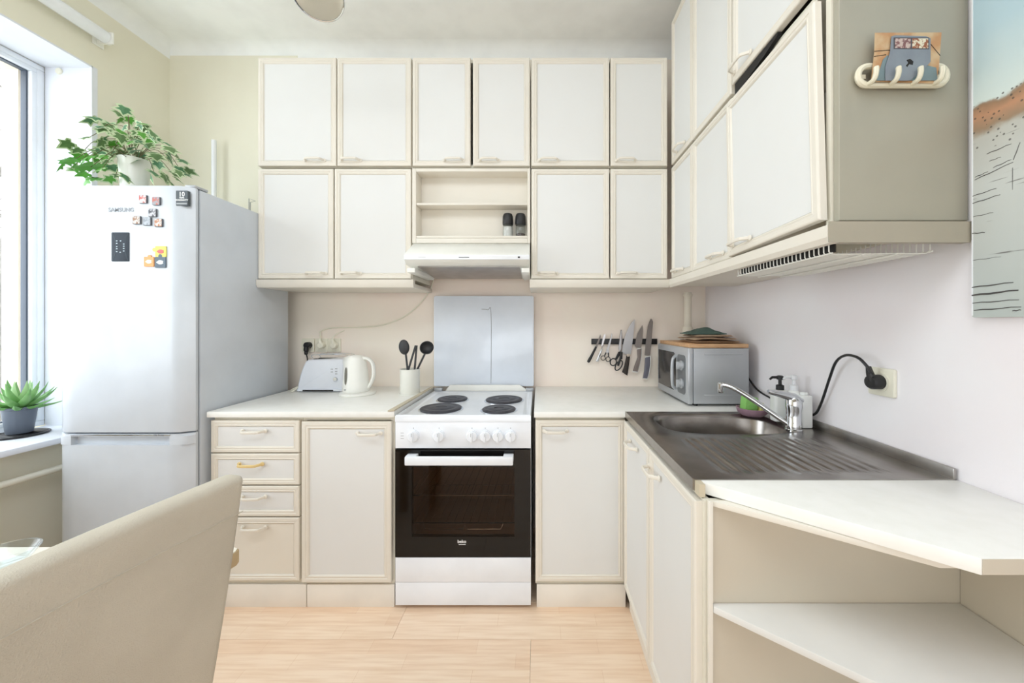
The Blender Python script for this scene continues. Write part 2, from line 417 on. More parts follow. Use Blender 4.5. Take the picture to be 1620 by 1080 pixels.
# niche unit
t = thing('niche_shelf', (ux(746), YB-.01, 1.66), 'open cream two-shelf niche above the cooker hood', 'shelf')
x0, x1 = ux(652), ux(839); bm = bmesh.new(); dn = UF+.085
B(bm, x0, x0+.02, UF, YB-.012, 1.664, 2.052, .002); B(bm, x1-.015, x1, UF, YB-.012, 1.664, 2.052, .002)
B(bm, x0+.02, x1-.015, UF, YB-.012, 2.035, 2.052, .002); B(bm, x0+.02, x1-.015, UF, YB-.012, 1.664, 1.690, .002)
link('body', bm, CREAM, t, True)
box('back_panel', x0+.0205, x1-.0155, dn, dn+.01, 1.69, 2.035, CREAM, t)
box('shelf', x0+.0205, x1-.0155, UF+.003, dn, 1.862, 1.874, CREAM, t, .002)
box('shelf', x0+.0205, x1-.0155, UF+.001, dn, 1.691, 1.703, CREAM, t, .002)
# shakers
for px_, mtl, lab in ((803.5, mat('salt_grains', (235, 233, 228), .8), 'black-topped glass grinder filled with white salt, left of the two in the niche'), (823.5, mat('peppercorns', (70, 58, 50), .8), 'black-topped glass grinder with a little dark pepper, right of the two in the niche')):
    xx, yy, zz = ux(px_)*(UF+.045)/UF, UF+.042, 1.704
    t = thing('spice_grinder', (xx, yy, zz), lab, 'grinder')
    lathe('jar', (xx, yy, zz), [(0, 0), (.024, 0), (.026, .004), (.026, .06), (.023, .064), (0, .064)], glass('jar_glass', (235, 238, 238), .06), t, 24)
    hh = .05 if 'salt' in lab else .014
    lathe('filling', (xx, yy, zz+.003), [(0, 0), (.0235, 0), (.0235, hh), (0, hh+.003)], mtl, t, 20)
    lathe('lid', (xx, yy, zz+.0645), [(0, 0), (.027, 0), (.0285, .01), (.027, .045), (.022, .058), (0, .061)], BLACK, t, 24)
# cooker hood
t = thing('cooker_hood', (ux(746), YB-.01, 1.53), 'slim white pull-out cooker hood under the open niche', 'hood')
x0, x1 = ux(653.5), ux(838.5)
prism('body', [(UF+.002, 1.662), (UF-.118, 1.588), (UF-.125, 1.578), (UF-.125, 1.556), (UF-.10, 1.535), (UF+.26, 1.512), (UF+.26, 1.662)], x0, x1, KETT, t, .002, 'X')
box('visor', x0-.001, x1+.001, UF-.13, UF-.119, 1.556, 1.58, WHITE, t, .003)
prism('filter', [(UF-.08, 1.5322), (UF+.24, 1.5122), (UF+.24, 1.508), (UF-.08, 1.527)], x0+.05, x1-.05, STEEL, t, 0, 'X')
box('side_rail', x0, x0+.04, UF-.09, UF+.24, 1.500, 1.522, KETT, t, .002)
box('side_rail', x1-.04, x1, UF-.09, UF+.24, 1.500, 1.522, KETT, t, .002)
box('name_strip', -.385, -.335, UF-.1312, UF-.13, 1.564, 1.569, GREYM, t)
box('slider_switch', -.100, -.090, UF-.132, UF-.13, 1.563, 1.571, BLACK, t)
box('slider_mark', -.58, -.545, UF-.1308, UF-.13, 1.567, 1.568, GREYM, t)

# ---- upper cabinets on right wall (door fronts X=.685)
RF = .685; rb = RF+.0215; RE = XR-.004
def rcab(y0, y1, z0, z1, doors, label, opn=False):
    t = thing('wall_cabinet', (XR-.01, (y0+y1)/2, z0), label, 'cabinet', 'wall cabinets on the right wall')
    carcass(t, rb, RE, y0, y1, z0, z1, openf='X', bottom=not opn, top=not opn)
    return t
YE = .885
t = rcab(1.304, 1.895, zt0, 2.80, None, 'cream two-door wall cabinet in top row of right wall, by the inside corner')
door(t, 'door', 'X', RF, 1.637, 1.893, zt0+.002, 2.798, (1.77, zt0+.035))
door(t, 'door', 'X', RF, 1.308, 1.633, zt0+.002, 2.798)
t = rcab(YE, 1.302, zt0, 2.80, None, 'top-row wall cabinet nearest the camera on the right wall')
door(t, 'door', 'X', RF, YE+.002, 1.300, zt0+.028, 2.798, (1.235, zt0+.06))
prism('gap_shade_strip', [(1.290, 2.045), (1.290, 2.0885), (1.06, 2.0885), (1.06, 2.08), (1.12, 2.066)], RF+.006, RF+.018, mat('gap_shade_black', (28, 27, 26), .7), t, 0, 'X')  # black strip standing in for the shade in the gap above the door
t = rcab(1.304, 1.895, zl0, zl1, None, 'cream two-door lower-row wall cabinet on right wall by the pipe corner')
door(t, 'door', 'X', RF, 1.637, 1.893, zl0+.002, zl1-.002, (1.79, zl0+.03))
door(t, 'door', 'X', RF, 1.308, 1.633, zl0+.002, zl1-.002, (1.41, zl0+.03))
t = rcab(YE, 1.302, zl0, zl1, None, 'big single-door wall cabinet with dark gap above its door, at right end of lower row', opn=True)
M = Matrix.Translation((RF, YE, 1.5)) @ Matrix.Rotation(math.radians(2.2), 4, 'X') @ Matrix.Rotation(math.radians(.6), 4, 'Y') @ Matrix.Translation((-RF, -YE, -1.5))
M = Matrix.Translation((-.006, 0, 0)) @ Matrix.Translation((RF, YE, 1.5)) @ Matrix.Rotation(math.radians(-2.0), 4, 'X') @ Matrix.Rotation(math.radians(1.3), 4, 'Z') @ Matrix.Translation((-RF, -YE, -1.5))
door(t, 'door', 'X', RF, YE+.002, 1.296, zl0+.018, zl1-.010, (1.215, zl0+.05), M=M)
# end panels (two stacked, seam) + front edge strip
bm = bmesh.new(); B(bm, RF+.026, RE, YE-.018, YE-.001, 1.489, 2.80, .001, 1)
ep = link('end_panel', bm, BEIGE, base=(.87, YE, 1.484)); tag(ep, 'tall beige side panel closing the end of the right wall cabinets', 'panel')
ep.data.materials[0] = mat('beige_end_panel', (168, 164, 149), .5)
# right pelmet with end return
bm = bmesh.new()
PR(bm, [(RF-.012, 1.447), (RF-.004, 1.434), (RF+.016, 1.434), (RF+.016, 1.475), (RF-.012, 1.475)], YE-.03, 1.90, axis='Y')
B(bm, RF+.016, RE, 1.34, 1.90, 1.440, 1.456)
pl_ = link('pelmet', bm, CREAM, base=(RF, YE, 1.434))
bm = bmesh.new(); PR(bm, [(RF-.010, 1.434), (RE-.012, 1.434), (RE, 1.455), (RE, 1.483), (RF-.010, 1.483)], YE-.032, YE-.0305, axis='Y'); PR(bm, [(RF+.016, 1.434), (RE-.012, 1.434), (RE, 1.455), (RE, 1.483), (RF+.016, 1.483)], YE-.0305, YE-.014, axis='Y')
link('end_return', bm, mat('beige_pelmet_end', (170, 163, 147), .5), pl_)
tag(pl_, 'long cream pelmet under the right wall cabinets, with an open wire underside', 'pelmet')
# dish rack wires under the cabinet
t = thing('dish_rack', (RF+.15, 1.1, 1.44), 'white wire dish rack showing under the right wall cabinet', 'rack')
for k in range(26):
    yy = YE+.01+k*.0162
    tube('wire', [(RF+.022, yy, 1.474), (RF+.024, yy, 1.420), (RF+.03, yy, 1.4145), (RF+.26, yy, 1.4165), (RF+.27, yy, 1.424), (RF+.272, yy, 1.474)], .0016, KETT, t, 6, smooth_path=False)
for xx, zz in ((.026, 1.4155), (.10, 1.4115), (.18, 1.4125), (.268, 1.420)):
    tube('rail', [(RF+xx, YE+.002, zz), (RF+xx, YE+.425, zz)], .0022, KETT, t, 6, smooth_path=False)

bm = bmesh.new(); B(bm, RF+.034, RF+.038, YE+.006, YE+.42, 1.4185, 1.4475); B(bm, RF+.038, RF+.05, YE+.006, YE+.42, 1.4435, 1.4475)
link('slot_dark_strip', bm, mat('slot_dark', (30, 28, 26), .7), t)  # black strip added behind the wires so the slots look dark
# ---- base cabinets (fronts at Y=1.60)
BF = 1.60; bb = BF+.0215; CT = .865; CB = .839
def bx(p): return PX(p, BF)
def bz(p): return PZ(p, BF)
KICK = mat('cream_plinth', (236, 231, 222), .5)
t = thing('drawer_cabinet', (bx(403), BF+.3, 0), 'cream base cabinet with four stacked drawers beside the fridge', 'cabinet')
carcass(t, bx(333), bx(474.5), bb, 2.2, .10, CB-.002)
zs = [(665, 716), (717.5, 767), (769, 817), (819, 919)]
for i, (a, b_) in enumerate(zs):
    dz = bz(a); u0, u1 = bx(333), bx(473)
    door(t, 'drawer', 'Y', BF, u0, u1, bz(b_), dz, (bx(402 if i != 1 else 397), dz-(.045 if i < 3 else .04)), YHAND if i == 1 else None, edge=.028, pm=CREAM if i == 3 else None)
box('plinth', bx(333), bx(481.5), BF+.012, BF+.03, 0, .099, KICK, t, .001)
t = thing('base_cabinet', (bx(548), BF+.3, 0), 'cream single-door base cabinet left of the cooker', 'cabinet')
carcass(t, bx(475), bx(622), bb, 2.2, .10, CB-.002)
door(t, 'door', 'Y', BF, bx(476.5), bx(619), bz(922), bz(667), (bx(584), bz(685)), edge=.034)
box('plinth', bx(483), bx(622), BF+.012, BF+.03, 0, .099, KICK, t, .001)
t = thing('base_cabinet', (bx(918), BF+.3, 0), 'cream single-door base cabinet right of the cooker', 'cabinet')
carcass(t, bx(847), bx(990), bb, 2.2, .10, CB-.002)
door(t, 'door', 'Y', BF, bx(847), bx(989.5), bz(920), bz(664.5), (bx(879), bz(681.5)), edge=.030)
box('plinth', bx(849), .383, BF+.012, BF+.03, 0, .099, KICK, t, .001)
# worktops
XS = .385
wt = prism('worktop', [(bx(331), BF-.012), (bx(617), BF-.012), (bx(624), BF-.002), (-.625-.012, 2.235), (bx(331), 2.235)], CB, CT, COUNT, bev=.003, axis='Z', base=(-1, 2, CB))
tag(wt, 'white laminate worktop left of the cooker, under toaster and kettle', 'worktop')
# beige metal end strip
bm = bmesh.new()
PR(bm, [(bx(617)-.004, BF-.014), (bx(624)+.001, BF-.004), (-.627, 2.19), (-.643, 2.19)], CT+.0006, CT+.006, axis='Z')
tag(link('worktop_end_strip', bm, COUNTE, base=(-.63, 1.9, CT)), 'beige strip along worktop edge beside the cooker', 'trim strip')
wt = prism('worktop', [(bx(845), BF-.012), (XS, BF-.012), (XR-.003, BF-.012), (XR-.003, 2.235), (bx(845), 2.235)], CB, CT, COUNT, bev=.003, axis='Z', base=(.5, 2, CB))
tag(wt, 'white laminate worktop in the corner under the microwave', 'worktop')

# ---- sink unit
SE = .892
t = thing('sink_cabinet', (.7, 1.25, 0), 'white two-door base cabinet under the steel sink', 'cabinet')
carcass(t, XS+.0, XR-.004, .864, 1.585, .10, .70, openf='X', top=False, m=BODYM)
dp = .371
door(t, 'door', 'X', dp-.004, 1.226, 1.578, .118, .828, (1.42, .775), edge=.03)
door(t, 'door', 'X', dp-.004, .862, 1.220, .118, .828, (1.165, .775), edge=.03)
box('side_rail', XS+.002, XS+.018, .866, 1.583, .705, .832, BODYM, t)
box('side_panel', XS, XR-.004, .852, .8635, .0, .834, BODYM, t)
box('plinth', XS+.012, XS+.03, .865, 1.60, 0, .099, KICK, t)
t = thing('steel_sink', (.70, 1.25, CT), 'stainless steel inset sink with ribbed drainer', 'sink')
bm = bmesh.new(); ZS = CT+.001
xa, xb, yb0, yb1, ymid = XS-.008, XR-.008, SE, BF-.012-.001, 1.235
cx, cy, ax_, ay_ = .698, 1.415, .235, .143
NB = 72
def sup(a, sx, sy, e=.62):
    c, s = math.cos(a), math.sin(a); return sx*math.copysign(abs(c)**e, c), sy*math.copysign(abs(s)**e, s)
angs = [2*PI*(k+.5)/NB for k in range(NB)]
def rectpt(a):
    c, s = math.cos(a), math.sin(a)
    t1 = ((xb-cx)/c if c > 0 else (xa-cx)/c) if abs(c) > 1e-9 else 1e9
    t2 = ((yb1-cy)/s if s > 0 else (ymid-cy)/s) if abs(s) > 1e-9 else 1e9
    q = min(t1, t2); return cx+q*c, cy+q*s
outer = [list(rectpt(a)) for a in angs]
for C in ((xa, ymid), (xb, ymid), (xa, yb1), (xb, yb1)):   # snap nearest to corners
    k = min(range(NB), key=lambda i: (outer[i][0]-C[0])**2+(outer[i][1]-C[1])**2); outer[k] = list(C)
rings = [[bm.verts.new((x, y_, ZS)) for x, y_ in outer]]
for s_, dz in ((1.12, 0), (1.09, -.0022), (1.03, -.0025), (1.0, -.006), (.965, -.02), (.93, -.11), (.88, -.145), (.78, -.158), (.2, -.163), (.12, -.166), (.1, -.17)):
    rings.append([bm.verts.new((cx+sup(a, ax_*s_, ay_*s_)[0], cy+sup(a, ax_*s_, ay_*s_)[1], ZS+dz)) for a in angs])
for A, C in zip(rings, rings[1:]):
    for k in range(NB): bm.faces.new((A[k], A[(k+1) % NB], C[(k+1) % NB], C[k]))
bm.faces.new(rings[-1])
# drainer heightfield
NX, NY = 150, 44
def hgt(x, y_):
    u = (x-xa)/(xb-xa); v = (y_-yb0)/(ymid-yb0)
    h = 0
    ux0, ux1 = .13, .86; lo, hi = .10, .96
    ex = min(u-ux0, ux1-u)/.05; ey = min((v-lo)/.09, (hi-v)/.09)
    if ex > 0 and ey > 0:
        k = min(1, ex)*min(1, ey); h -= .0035*k
        h += .0042*k*max(0, math.cos((u-ux0)/(ux1-ux0)*2*PI*15))**1.0
    return h
G = [[bm.verts.new((xa+(xb-xa)*i/NX, yb0+(ymid-yb0)*j/NY, ZS+hgt(xa+(xb-xa)*i/NX, yb0+(ymid-yb0)*j/NY))) for i in range(NX+1)] for j in range(NY+1)]
for j in range(NY):
    for i in range(NX): bm.faces.new((G[j][i], G[j][i+1], G[j+1][i+1], G[j+1][i]))
link('basin_top', bm, STEELB, t, True)
bm = bmesh.new()
B(bm, xa-.002, xa+.001, yb0, yb1, ZS-.026, ZS+.0008, .0006, 1)
B(bm, xa, xb, yb0-.002, yb0, ZS-.026, ZS+.0008)
link('front_lip', bm, STEEL, t)
bm = bmesh.new(); B(bm, xb-.004, xb+.004, yb0-.002, yb1, ZS-.01, ZS+.027, .002); link('upstand', bm, STEEL, t, True)
lathe('drain', (cx, cy, ZS-.1655), [(0, 0), (.035, 0), (.038, .002), (.038, .003), (.03, .0035), (0, .002)], CHROME, t, 24)
box('lip_end_block', XS-.006, XS+.008, .864, .889, .836, .8655, COUNTE, t)

# ---- open corner shelf unit at the end
t = thing('open_corner_shelf', (.75, .75, 0), 'open beige end unit with angled white worktop beyond the sink', 'shelf unit')
def pent(x0, yb_, dx=0):      # angled outline
    return [(x0, yb_), (x0, yb_-.012), (.715+dx, .5925+.0), (XR-.003, .5925), (XR-.003, yb_)]
prism('worktop', [(.394, .890), (.394, .879), (.715, .5925), (XR-.003, .5925), (XR-.003, .890)], .8375, CT+.0005, COUNT, t, .0015, 'Z')
ed = prism('end_band', [(.717, .5915), (XR-.003, .5915), (XR-.003, .5922), (.717, .5922)], .839, .864, BEIGE, t, 0, 'Z')
def inner(o_, yb_=.849): return [(.398+.004, yb_), (.398+.004, yb_-.008+.0), (.715-o_+.03, .5925+o_*.9+.03), (.975, .64), (.975, yb_)]
box('back_panel', .3945, .985, .8500, .8518-.0002, .02, .836, BEIGE, t)
prism('top_rail', [(.40, .849), (.40, .845), (.69, .585+.045), (.975, .63), (.975, .849)], .824, .8365, CREAM, t, .001, 'Z')
box('side_post', .3905, .4005, .8400, .8499, 0, .8365, CREAM, t, .001)
box('wall_panel', .977, .993, .60, .849, 0, .8365, BEIGE, t)
for z in (.598, .30, .06):
    prism('shelf', [(.401, .849), (.401, .840), (.69, .572+.02), (.975, .592+.0), (.975, .849)], z-.016, z, SHELFW, t, .001, 'Z')

# ---------------------------------------------------------------- cooker
t = thing('electric_cooker', (-.33, 1.9, 0), 'white freestanding electric cooker with black glass oven door', 'cooker')
x0, x1 = bx(625.5), bx(840)
SV = mat('white_cooker_enamel', (238, 242, 248), .22, coat=.3)
bm = bmesh.new()
B(bm, x0, x0+.018, BF+.022, 2.185, .02, .817); B(bm, x1-.018, x1, BF+.022, 2.185, .02, .817); B(bm, x0+.018, x1-.018, 2.16, 2.185, .02, .817)
B(bm, x0+.018, x1-.018, BF+.022, 2.16, .02, .22); B(bm, x0+.018, x1-.018, BF+.022, 2.16, .715, .817)
link('body', bm, SV, t)
# hob with raised rim
bm = bmesh.new(); yf = BF-.004
lp = [(0, -.029), (0, -.004), (.003, 0), (.018, 0), (.026, -.006), (.04, -.007)]
rg = []
for ins, dz in lp:
    rg.append([bm.verts.new((a, b_, .848+dz)) for a, b_ in ((x0+ins, yf+ins), (x1-ins, yf+ins), (x1-ins, 2.185-ins), (x0+ins, 2.185-ins))])
for A, C in zip(rg, rg[1:]):
    for k in range(4): bm.faces.new((A[k], A[(k+1) % 4], C[(k+1) % 4], C[k]))
bm.faces.new(rg[0]); bm.faces.new(rg[-1]); link('hob', bm, SV, t, True)
for cx_, cy_, r in ((-.457, 1.95, .078), (-.182, 1.935, .096), (-.4615, 1.735, .096), (-.185, 1.715, .078)):
    rr = lathe('hotplate', (cx_, cy_, .8405), [(0, 0), (r, 0), (r, .009), (r-.004, .012), (r*.8, .0125), (r*.78, .0115), (r*.62, .0115), (r*.6, .0125), (r*.3, .0125), (r*.28, .010), (0, .010)], BURN, t, 40)
    lathe('ring', (cx_, cy_, .8404), [(r+.001, 0), (r+.008, 0), (r+.008, .003), (r+.001, .005)], CHROME, rr, 40)
box('control_panel', x0, x1, BF-.002, BF+.021, .703, .8185, SV, t, .002)
bm = bmesh.new()
for px_ in (654.5, 695, 747, 768, 788, 808):
    kx, kz = bx(px_), PZ(689, BF)
    bm = bmesh.new(); disc_y(bm, kx, BF-.022, BF-.002, kz, .0235, 28, .003)
    disc_y(bm, kx, BF-.006, BF-.002, kz, .027, 28, .001)
    B(bm, kx-.005, kx+.005, BF-.032, BF-.02, kz-.021, kz+.021, .002)
    k = link('knob', bm, SV, t, True)
    box('pointer', kx-.0008, kx+.0008, BF-.0332, BF-.032, kz+.004, kz+.019, GREYM, k)
    box('scale_mark', kx-.001, kx+.001, BF-.0026, BF-.002, kz+.031, kz+.036, GREYM, t)
for dz in (-.012, 0, .012): box('indicator_mark', bx(634), bx(639), BF-.0026, BF-.002, .757+dz, .7585+dz, GREYM, t)
# oven door: black glass ring, window, cavity
zd0, zd1 = PZ(880, BF), PZ(710.5, BF)
wx0, wx1, wz0, wz1 = bx(652), bx(814), PZ(848, BF), PZ(738, BF)
bm = bmesh.new(); xx0, xx1 = x0+.001, x1-.001
for a, b_, c, d in ((xx0, wx0, zd0, zd1), (wx1, xx1, zd0, zd1), (wx0, wx1, zd0, wz0), (wx0, wx1, wz1, zd1)):
    B(bm, a, b_, BF-.004, BF+.018, c, d)
bmesh.ops.remove_doubles(bm, verts=bm.verts[:], dist=.0001)
od = link('oven_door', bm, OVENB, t)
box('window_pane', wx0, wx1, BF-.0045, BF-.0005, wz0, wz1, glass('oven_window_glass', (196, 184, 174), .02), od)
h = bmesh.new(); hz = PZ(723, BF)
B(h, bx(646), bx(813), BF-.050, BF-.036, hz-.019, hz+.019, .005)
B(h, bx(646), bx(663), BF-.040, BF-.004, hz-.010, hz+.019, .004); B(h, bx(797), bx(813), BF-.040, BF-.004, hz-.010, hz+.019, .004)
link('handle', h, SV, od, True)
text('lettering', 'beko', .019, (bx(731), BF-.0046, PZ(855.5, BF)), mat('print_white', (235, 235, 235), .5), od, bold=.0004)
box('logo_bar', bx(726), bx(737), BF-.0046, BF-.004, PZ(860.5, BF), PZ(859.6, BF), MATS['print_white'], od)
OVI = mat('brown_oven_enamel', (214, 194, 175), .35)
bm = bmesh.new()
B(bm, x0+.02, x0+.03, BF+.03, 2.12, .23, .70); B(bm, x1-.03, x1-.02, BF+.03, 2.12, .23, .70); B(bm, x0+.03, x1-.03, 2.11, 2.12, .23, .70)
B(bm, x0+.03, x1-.03, BF+.03, 2.11, .23, .24); B(bm, x0+.03, x1-.03, BF+.03, 2.11, .69, .70)
link('oven_cavity', bm, OVI, t)
for z in (.345, .47):
    bm = bmesh.new(); zz = z
    T(bm, [(x0+.035, BF+.06, zz), (x1-.035, BF+.06, zz), (x1-.035, 2.05, zz), (x0+.035, 2.05, zz)], .003, 6, closed=True)
    for k in range(14):
        xx = x0+.06+k*(x1-x0-.12)/13; T(bm, [(xx, BF+.06, zz), (xx, 2.05, zz)], .0018, 5)
    if z < .4: T(bm, [(-.52, BF+.05, zz), (-.51, BF+.045, zz-.02), (-.34, BF+.045, zz-.02), (-.33, BF+.045, zz), (-.32, BF+.045, zz-.02), (-.17, BF+.045, zz-.02), (-.16, BF+.05, zz)], .003, 6)
    link('oven_rack', bm, CHROME, t, True)
# lower drawer
box('drawer_front', x0, x1, BF-.003, BF+.021, .120, zd0-.003, SV, t, .003)
box('drawer_front', x0, x1, BF-.001, BF+.021, .018, .1185, SV, t, .002)
for a in (x0+.04, x1-.04):
    for b_ in (BF+.06, 2.12): lathe('foot', (a, b_, 0), [(0, 0), (.016, 0), (.016, .015), (.012, .02), (0, .02)], BLACK, t, 14)
# raised lid
lx0, lx1 = PX(686.5, 2.2), PX(844.5, 2.2)
LIDM = mat('pale_blue_white_lid', (226, 233, 243), .2, coat=.4)
bm = bmesh.new(); PR(bm, rrect(lx0, lx1, PZ(611, 2.2), PZ(468, 2.2), .012), 2.196, 2.206, .003)
ld = link('lid', bm, LIDM, t, True)
tube('lid_line', [(PX(762, 2.2), 2.1952, PZ(489, 2.2)), (PX(772, 2.2), 2.1952, PZ(490, 2.2)), (PX(777, 2.2), 2.1952, PZ(496, 2.2)), (PX(777, 2.2), 2.1952, PZ(606, 2.2))], .0012, GREYM, ld, 6)  # thin grey line running down the lid
prism('hinge_bracket', [(PX(705, 2.18), .849), (PX(836, 2.18), .849), (PX(822, 2.18), .884), (PX(712, 2.18), .884)], 2.176, 2.184, KETT, t, .002)
for p in (694, 838):
    box('hinge', PX(p-6, 2.18), PX(p+6, 2.18), 2.165, 2.194, .8485, .866, SILVER, t, .003)

# ---------------------------------------------------------------- fridge
FY = 1.53
t = thing('fridge_freezer', (-1.74, 1.85, 0), 'tall white fridge freezer beside the window', 'fridge')
fx0, fx1 = PX(85, FY), -1.456
ztop = PZ(293, FY); zs_ = PZ(685.5, FY)
box('body', fx0+.004, fx1, 1.578, 2.135, .03, ztop-.002, FRW, t, .006)
box('seal', fx0+.012, fx1-.008, 1.568, 1.5785, .06, ztop-.02, mat('grey_seal', (150, 155, 160), .6), t)
def fdoor(name, z0, z1):
    bm = bmesh.new(); n = 14; pts = []
    W_ = fx1-fx0
    for k in range(n+1):
        u = -1+2*k/n; pts.append((fx0+W_*(u+1)/2, FY+.030*abs(u)**16*.9))
    pts = pts+[(fx1, 1.567), (fx0, 1.567)]
    PR(bm, pts, z0, z1, .004, 'Z'); return link(name, bm, FRW, t, True)
d1 = fdoor('fridge_door', zs_+.003, ztop)
# freezer door with recessed grip
bm = bmesh.new(); W_ = fx1-fx0
gx0, gx1 = PX(112, FY), PX(268, FY); gz0, gz1 = PZ(704, FY), PZ(690, FY)
def fpts(a, b_):
    P = []
    for k in range(13):
        x = a+(b_-a)*k/12; u = (x-fx0)/W_*2-1; P.append((x, FY+.027*abs(u)**16))
    return P+[(b_, 1.567), (a, 1.567)]
PR(bm, fpts(fx0, fx1), .06, gz0, 0, 'Z')
PR(bm, fpts(fx0, gx0), gz0, zs_-.012, 0, 'Z'); PR(bm, fpts(gx1, fx1), gz0, zs_-.012, 0, 'Z')
B(bm, gx0, gx1, FY+.022, 1.567, gz0, zs_-.012)
PR(bm, fpts(fx0, fx1), zs_-.012, zs_-.003, 0, 'Z')
d2 = link('freezer_door', bm, FRW, t, True)
box('chrome_strip', PX(112, FY), PX(270, FY), FY-.002, FY+.003, zs_-.0085, zs_-.004, CHROME, d2)
text('lettering', 'No Frost', .011, (PX(252, FY), FY-.0025, zs_-.006), GREYM, d2)
text('lettering', 'SAMSUNG', .0235, (PX(192, FY), FY-.001, PZ(332, FY)), mat('pale_grey_print', (150, 155, 162), .4), d1, bold=.0003)
prism('display_panel', rrect(PX(177, FY), PX(205, FY), PZ(413.5, FY), PZ(367.5, FY), .004), FY-.0015, FY+.004, mat('display_black', (46, 54, 64), .6, spec=.2), d1, .0005)
dsp = COL.objects[-1]
for i, (a, b_) in enumerate(((185.5, 381), (191.5, 381), (185.5, 385), (185.5, 390), (185.5, 393.5), (185.5, 398), (191, 399), (196.5, 386), (196.5, 389.5), (196.5, 393), (196.5, 397))):
    box('display_mark', PX(a-1.1, FY), PX(a+1.1, FY), FY-.0021, FY-.0014, PZ(b_+.7, FY), PZ(b_-.7, FY), mat('display_print', (190, 205, 215), .4), d1)
for s in (-1, 1):
    P = [(PX(191+s*(7+5*abs(k/6)**2), FY), FY-.0015, PZ(390.5+k*3.6, FY)) for k in range(-6, 7)]
    tube('display_line', P, .0006, mat('display_line_grey', (100, 118, 128), .4), d1, 4, smooth_path=False)
box('hinge_cover', fx1-.045, fx1-.002, 1.555, 1.62, ztop, ztop+.012, SILVER, t, .004)
for a in (fx0+.06, fx1-.06):
    lathe('foot', (a, 1.62, 0), [(0, 0), (.02, 0), (.02, .03), (0, .03)], BLACK, t, 12)
    lathe('foot', (a, 2.08, 0), [(0, 0), (.02, 0), (.02, .03), (0, .03)], BLACK, t, 12)
# sticker
st = thing('warranty_sticker', (PX(287.5, FY), FY, PZ(325, FY)), 'dark grey warranty sticker with a big white 10 in top corner of fridge door', 'sticker')
yS = FY+.0035
M_ = MATS['print_white']
prism('label_sheet', rrect(PX(278.5, FY), PX(297, FY), PZ(325, FY), PZ(301.5, FY), .001), yS-.004, yS+.0085, mat('sticker_grey', (70, 78, 84), .5), st)
text('lettering', '10', .026, (PX(287.8, FY), yS-.0045, PZ(307.5, FY)), M_, st, bold=.0004)
text('lettering', 'YEAR', .009, (PX(287.8, FY), yS-.0045, PZ(312.8, FY)), M_, st, bold=.0003)
text('lettering', 'WARRANTY', .0095, (PX(287.8, FY), yS-.0045, PZ(316.6, FY)), M_, st, bold=.0003)
box('line', PX(279.5, FY), PX(296, FY), yS-.0045, yS-.004, PZ(323.2, FY), PZ(321, FY), mat('pale_grey_line', (160, 165, 168), .5), st)
# photo magnets
def photo_mat(i, c1, c2):
    return mat('magnet_print_%d' % i, c1, .4, rgb2=c2, scale=55+7*i, thr=(.45, .55))
pm_ = [((228, 315.5), (188, 92, 84), (225, 215, 215), 'red and white picture magnet, upper left of the group on the fridge door'), ((249, 318.5), (190, 100, 85), (150, 150, 155), 'red and grey picture magnet, upper right of the group on the fridge door'), ((243, 337), (70, 72, 80), (190, 190, 195), 'dark grey picture magnet in the middle of the fridge door group'),
       ((218, 348.5), (150, 110, 80), (200, 195, 190), 'brown picture magnet at lower left of the fridge door group'), ((234.5, 350.5), (140, 148, 158), (175, 182, 190), 'plain grey square magnet between two picture magnets'), ((252.5, 352.5), (180, 120, 80), (205, 200, 195), 'orange-brown picture magnet at lower right of the fridge door group')]
for i, (p, c1, c2, lb) in enumerate(pm_):
    x, z = PX(p[0], FY), PZ(p[1], FY)
    q = thing('photo_magnet', (x, FY-.004, z), lb, 'magnet', 'picture magnets on the fridge')
    s = .0165
    prism('magnet', rrect(x-s, x+s, z-s, z+s, .002), FY-.005, FY-.0005, mat('magnet_edge', (80, 82, 88), .5), q)
    prism('print', rrect(x-s+.001, x+s-.003, z-s+.001, z+s-.001, .001), FY-.0056, FY-.005, photo_mat(i, c1, c2), q)
def puzzle(cx_, cy_, w_, c1, c2, lb, knob):
    x, z = PX(cx_, FY), PZ(cy_, FY); s = w_/2*FY/F
    q = thing('puzzle_magnet', (x, FY-.004, z), lb, 'magnet', 'puzzle magnets on the fridge')
    bm = bmesh.new(); PR(bm, rrect(x-s, x+s, z-s, z+s, .003), FY-.004, FY-.0005); link('tile', bm, mat('puz_'+str(c1[0]), c1, .4), q)
    bm = bmesh.new(); disc_y(bm, x+knob[0]*s*1.15, FY-.0042, FY-.0006, z+knob[1]*s*1.15, s*.36, 16); link('knob', bm, MATS['puz_'+str(c1[0])], q)
    bm = bmesh.new(); PR(bm, [(x+s*.75*math.cos(a)*(1 if k % 2 else .7), z+s*.4*math.sin(a)) for k, a in enumerate([2*PI*j/10 for j in range(10)])], FY-.0048, FY-.004); link('print', bm, mat('puzp_'+str(c2[0]), c2, .4), q)
puzzle(255.5, 398, 17, (232, 222, 96), (214, 96, 92), 'yellow puzzle-piece magnet with a red oval print', (-1, .3))
puzzle(237, 414, 15.5, (238, 158, 88), (250, 228, 205), 'orange puzzle-piece magnet with a pale print', (.1, .9))
puzzle(255, 415, 17, (72, 92, 108), (225, 235, 240), 'dark blue-grey puzzle-piece magnet with a white print', (0, 1))

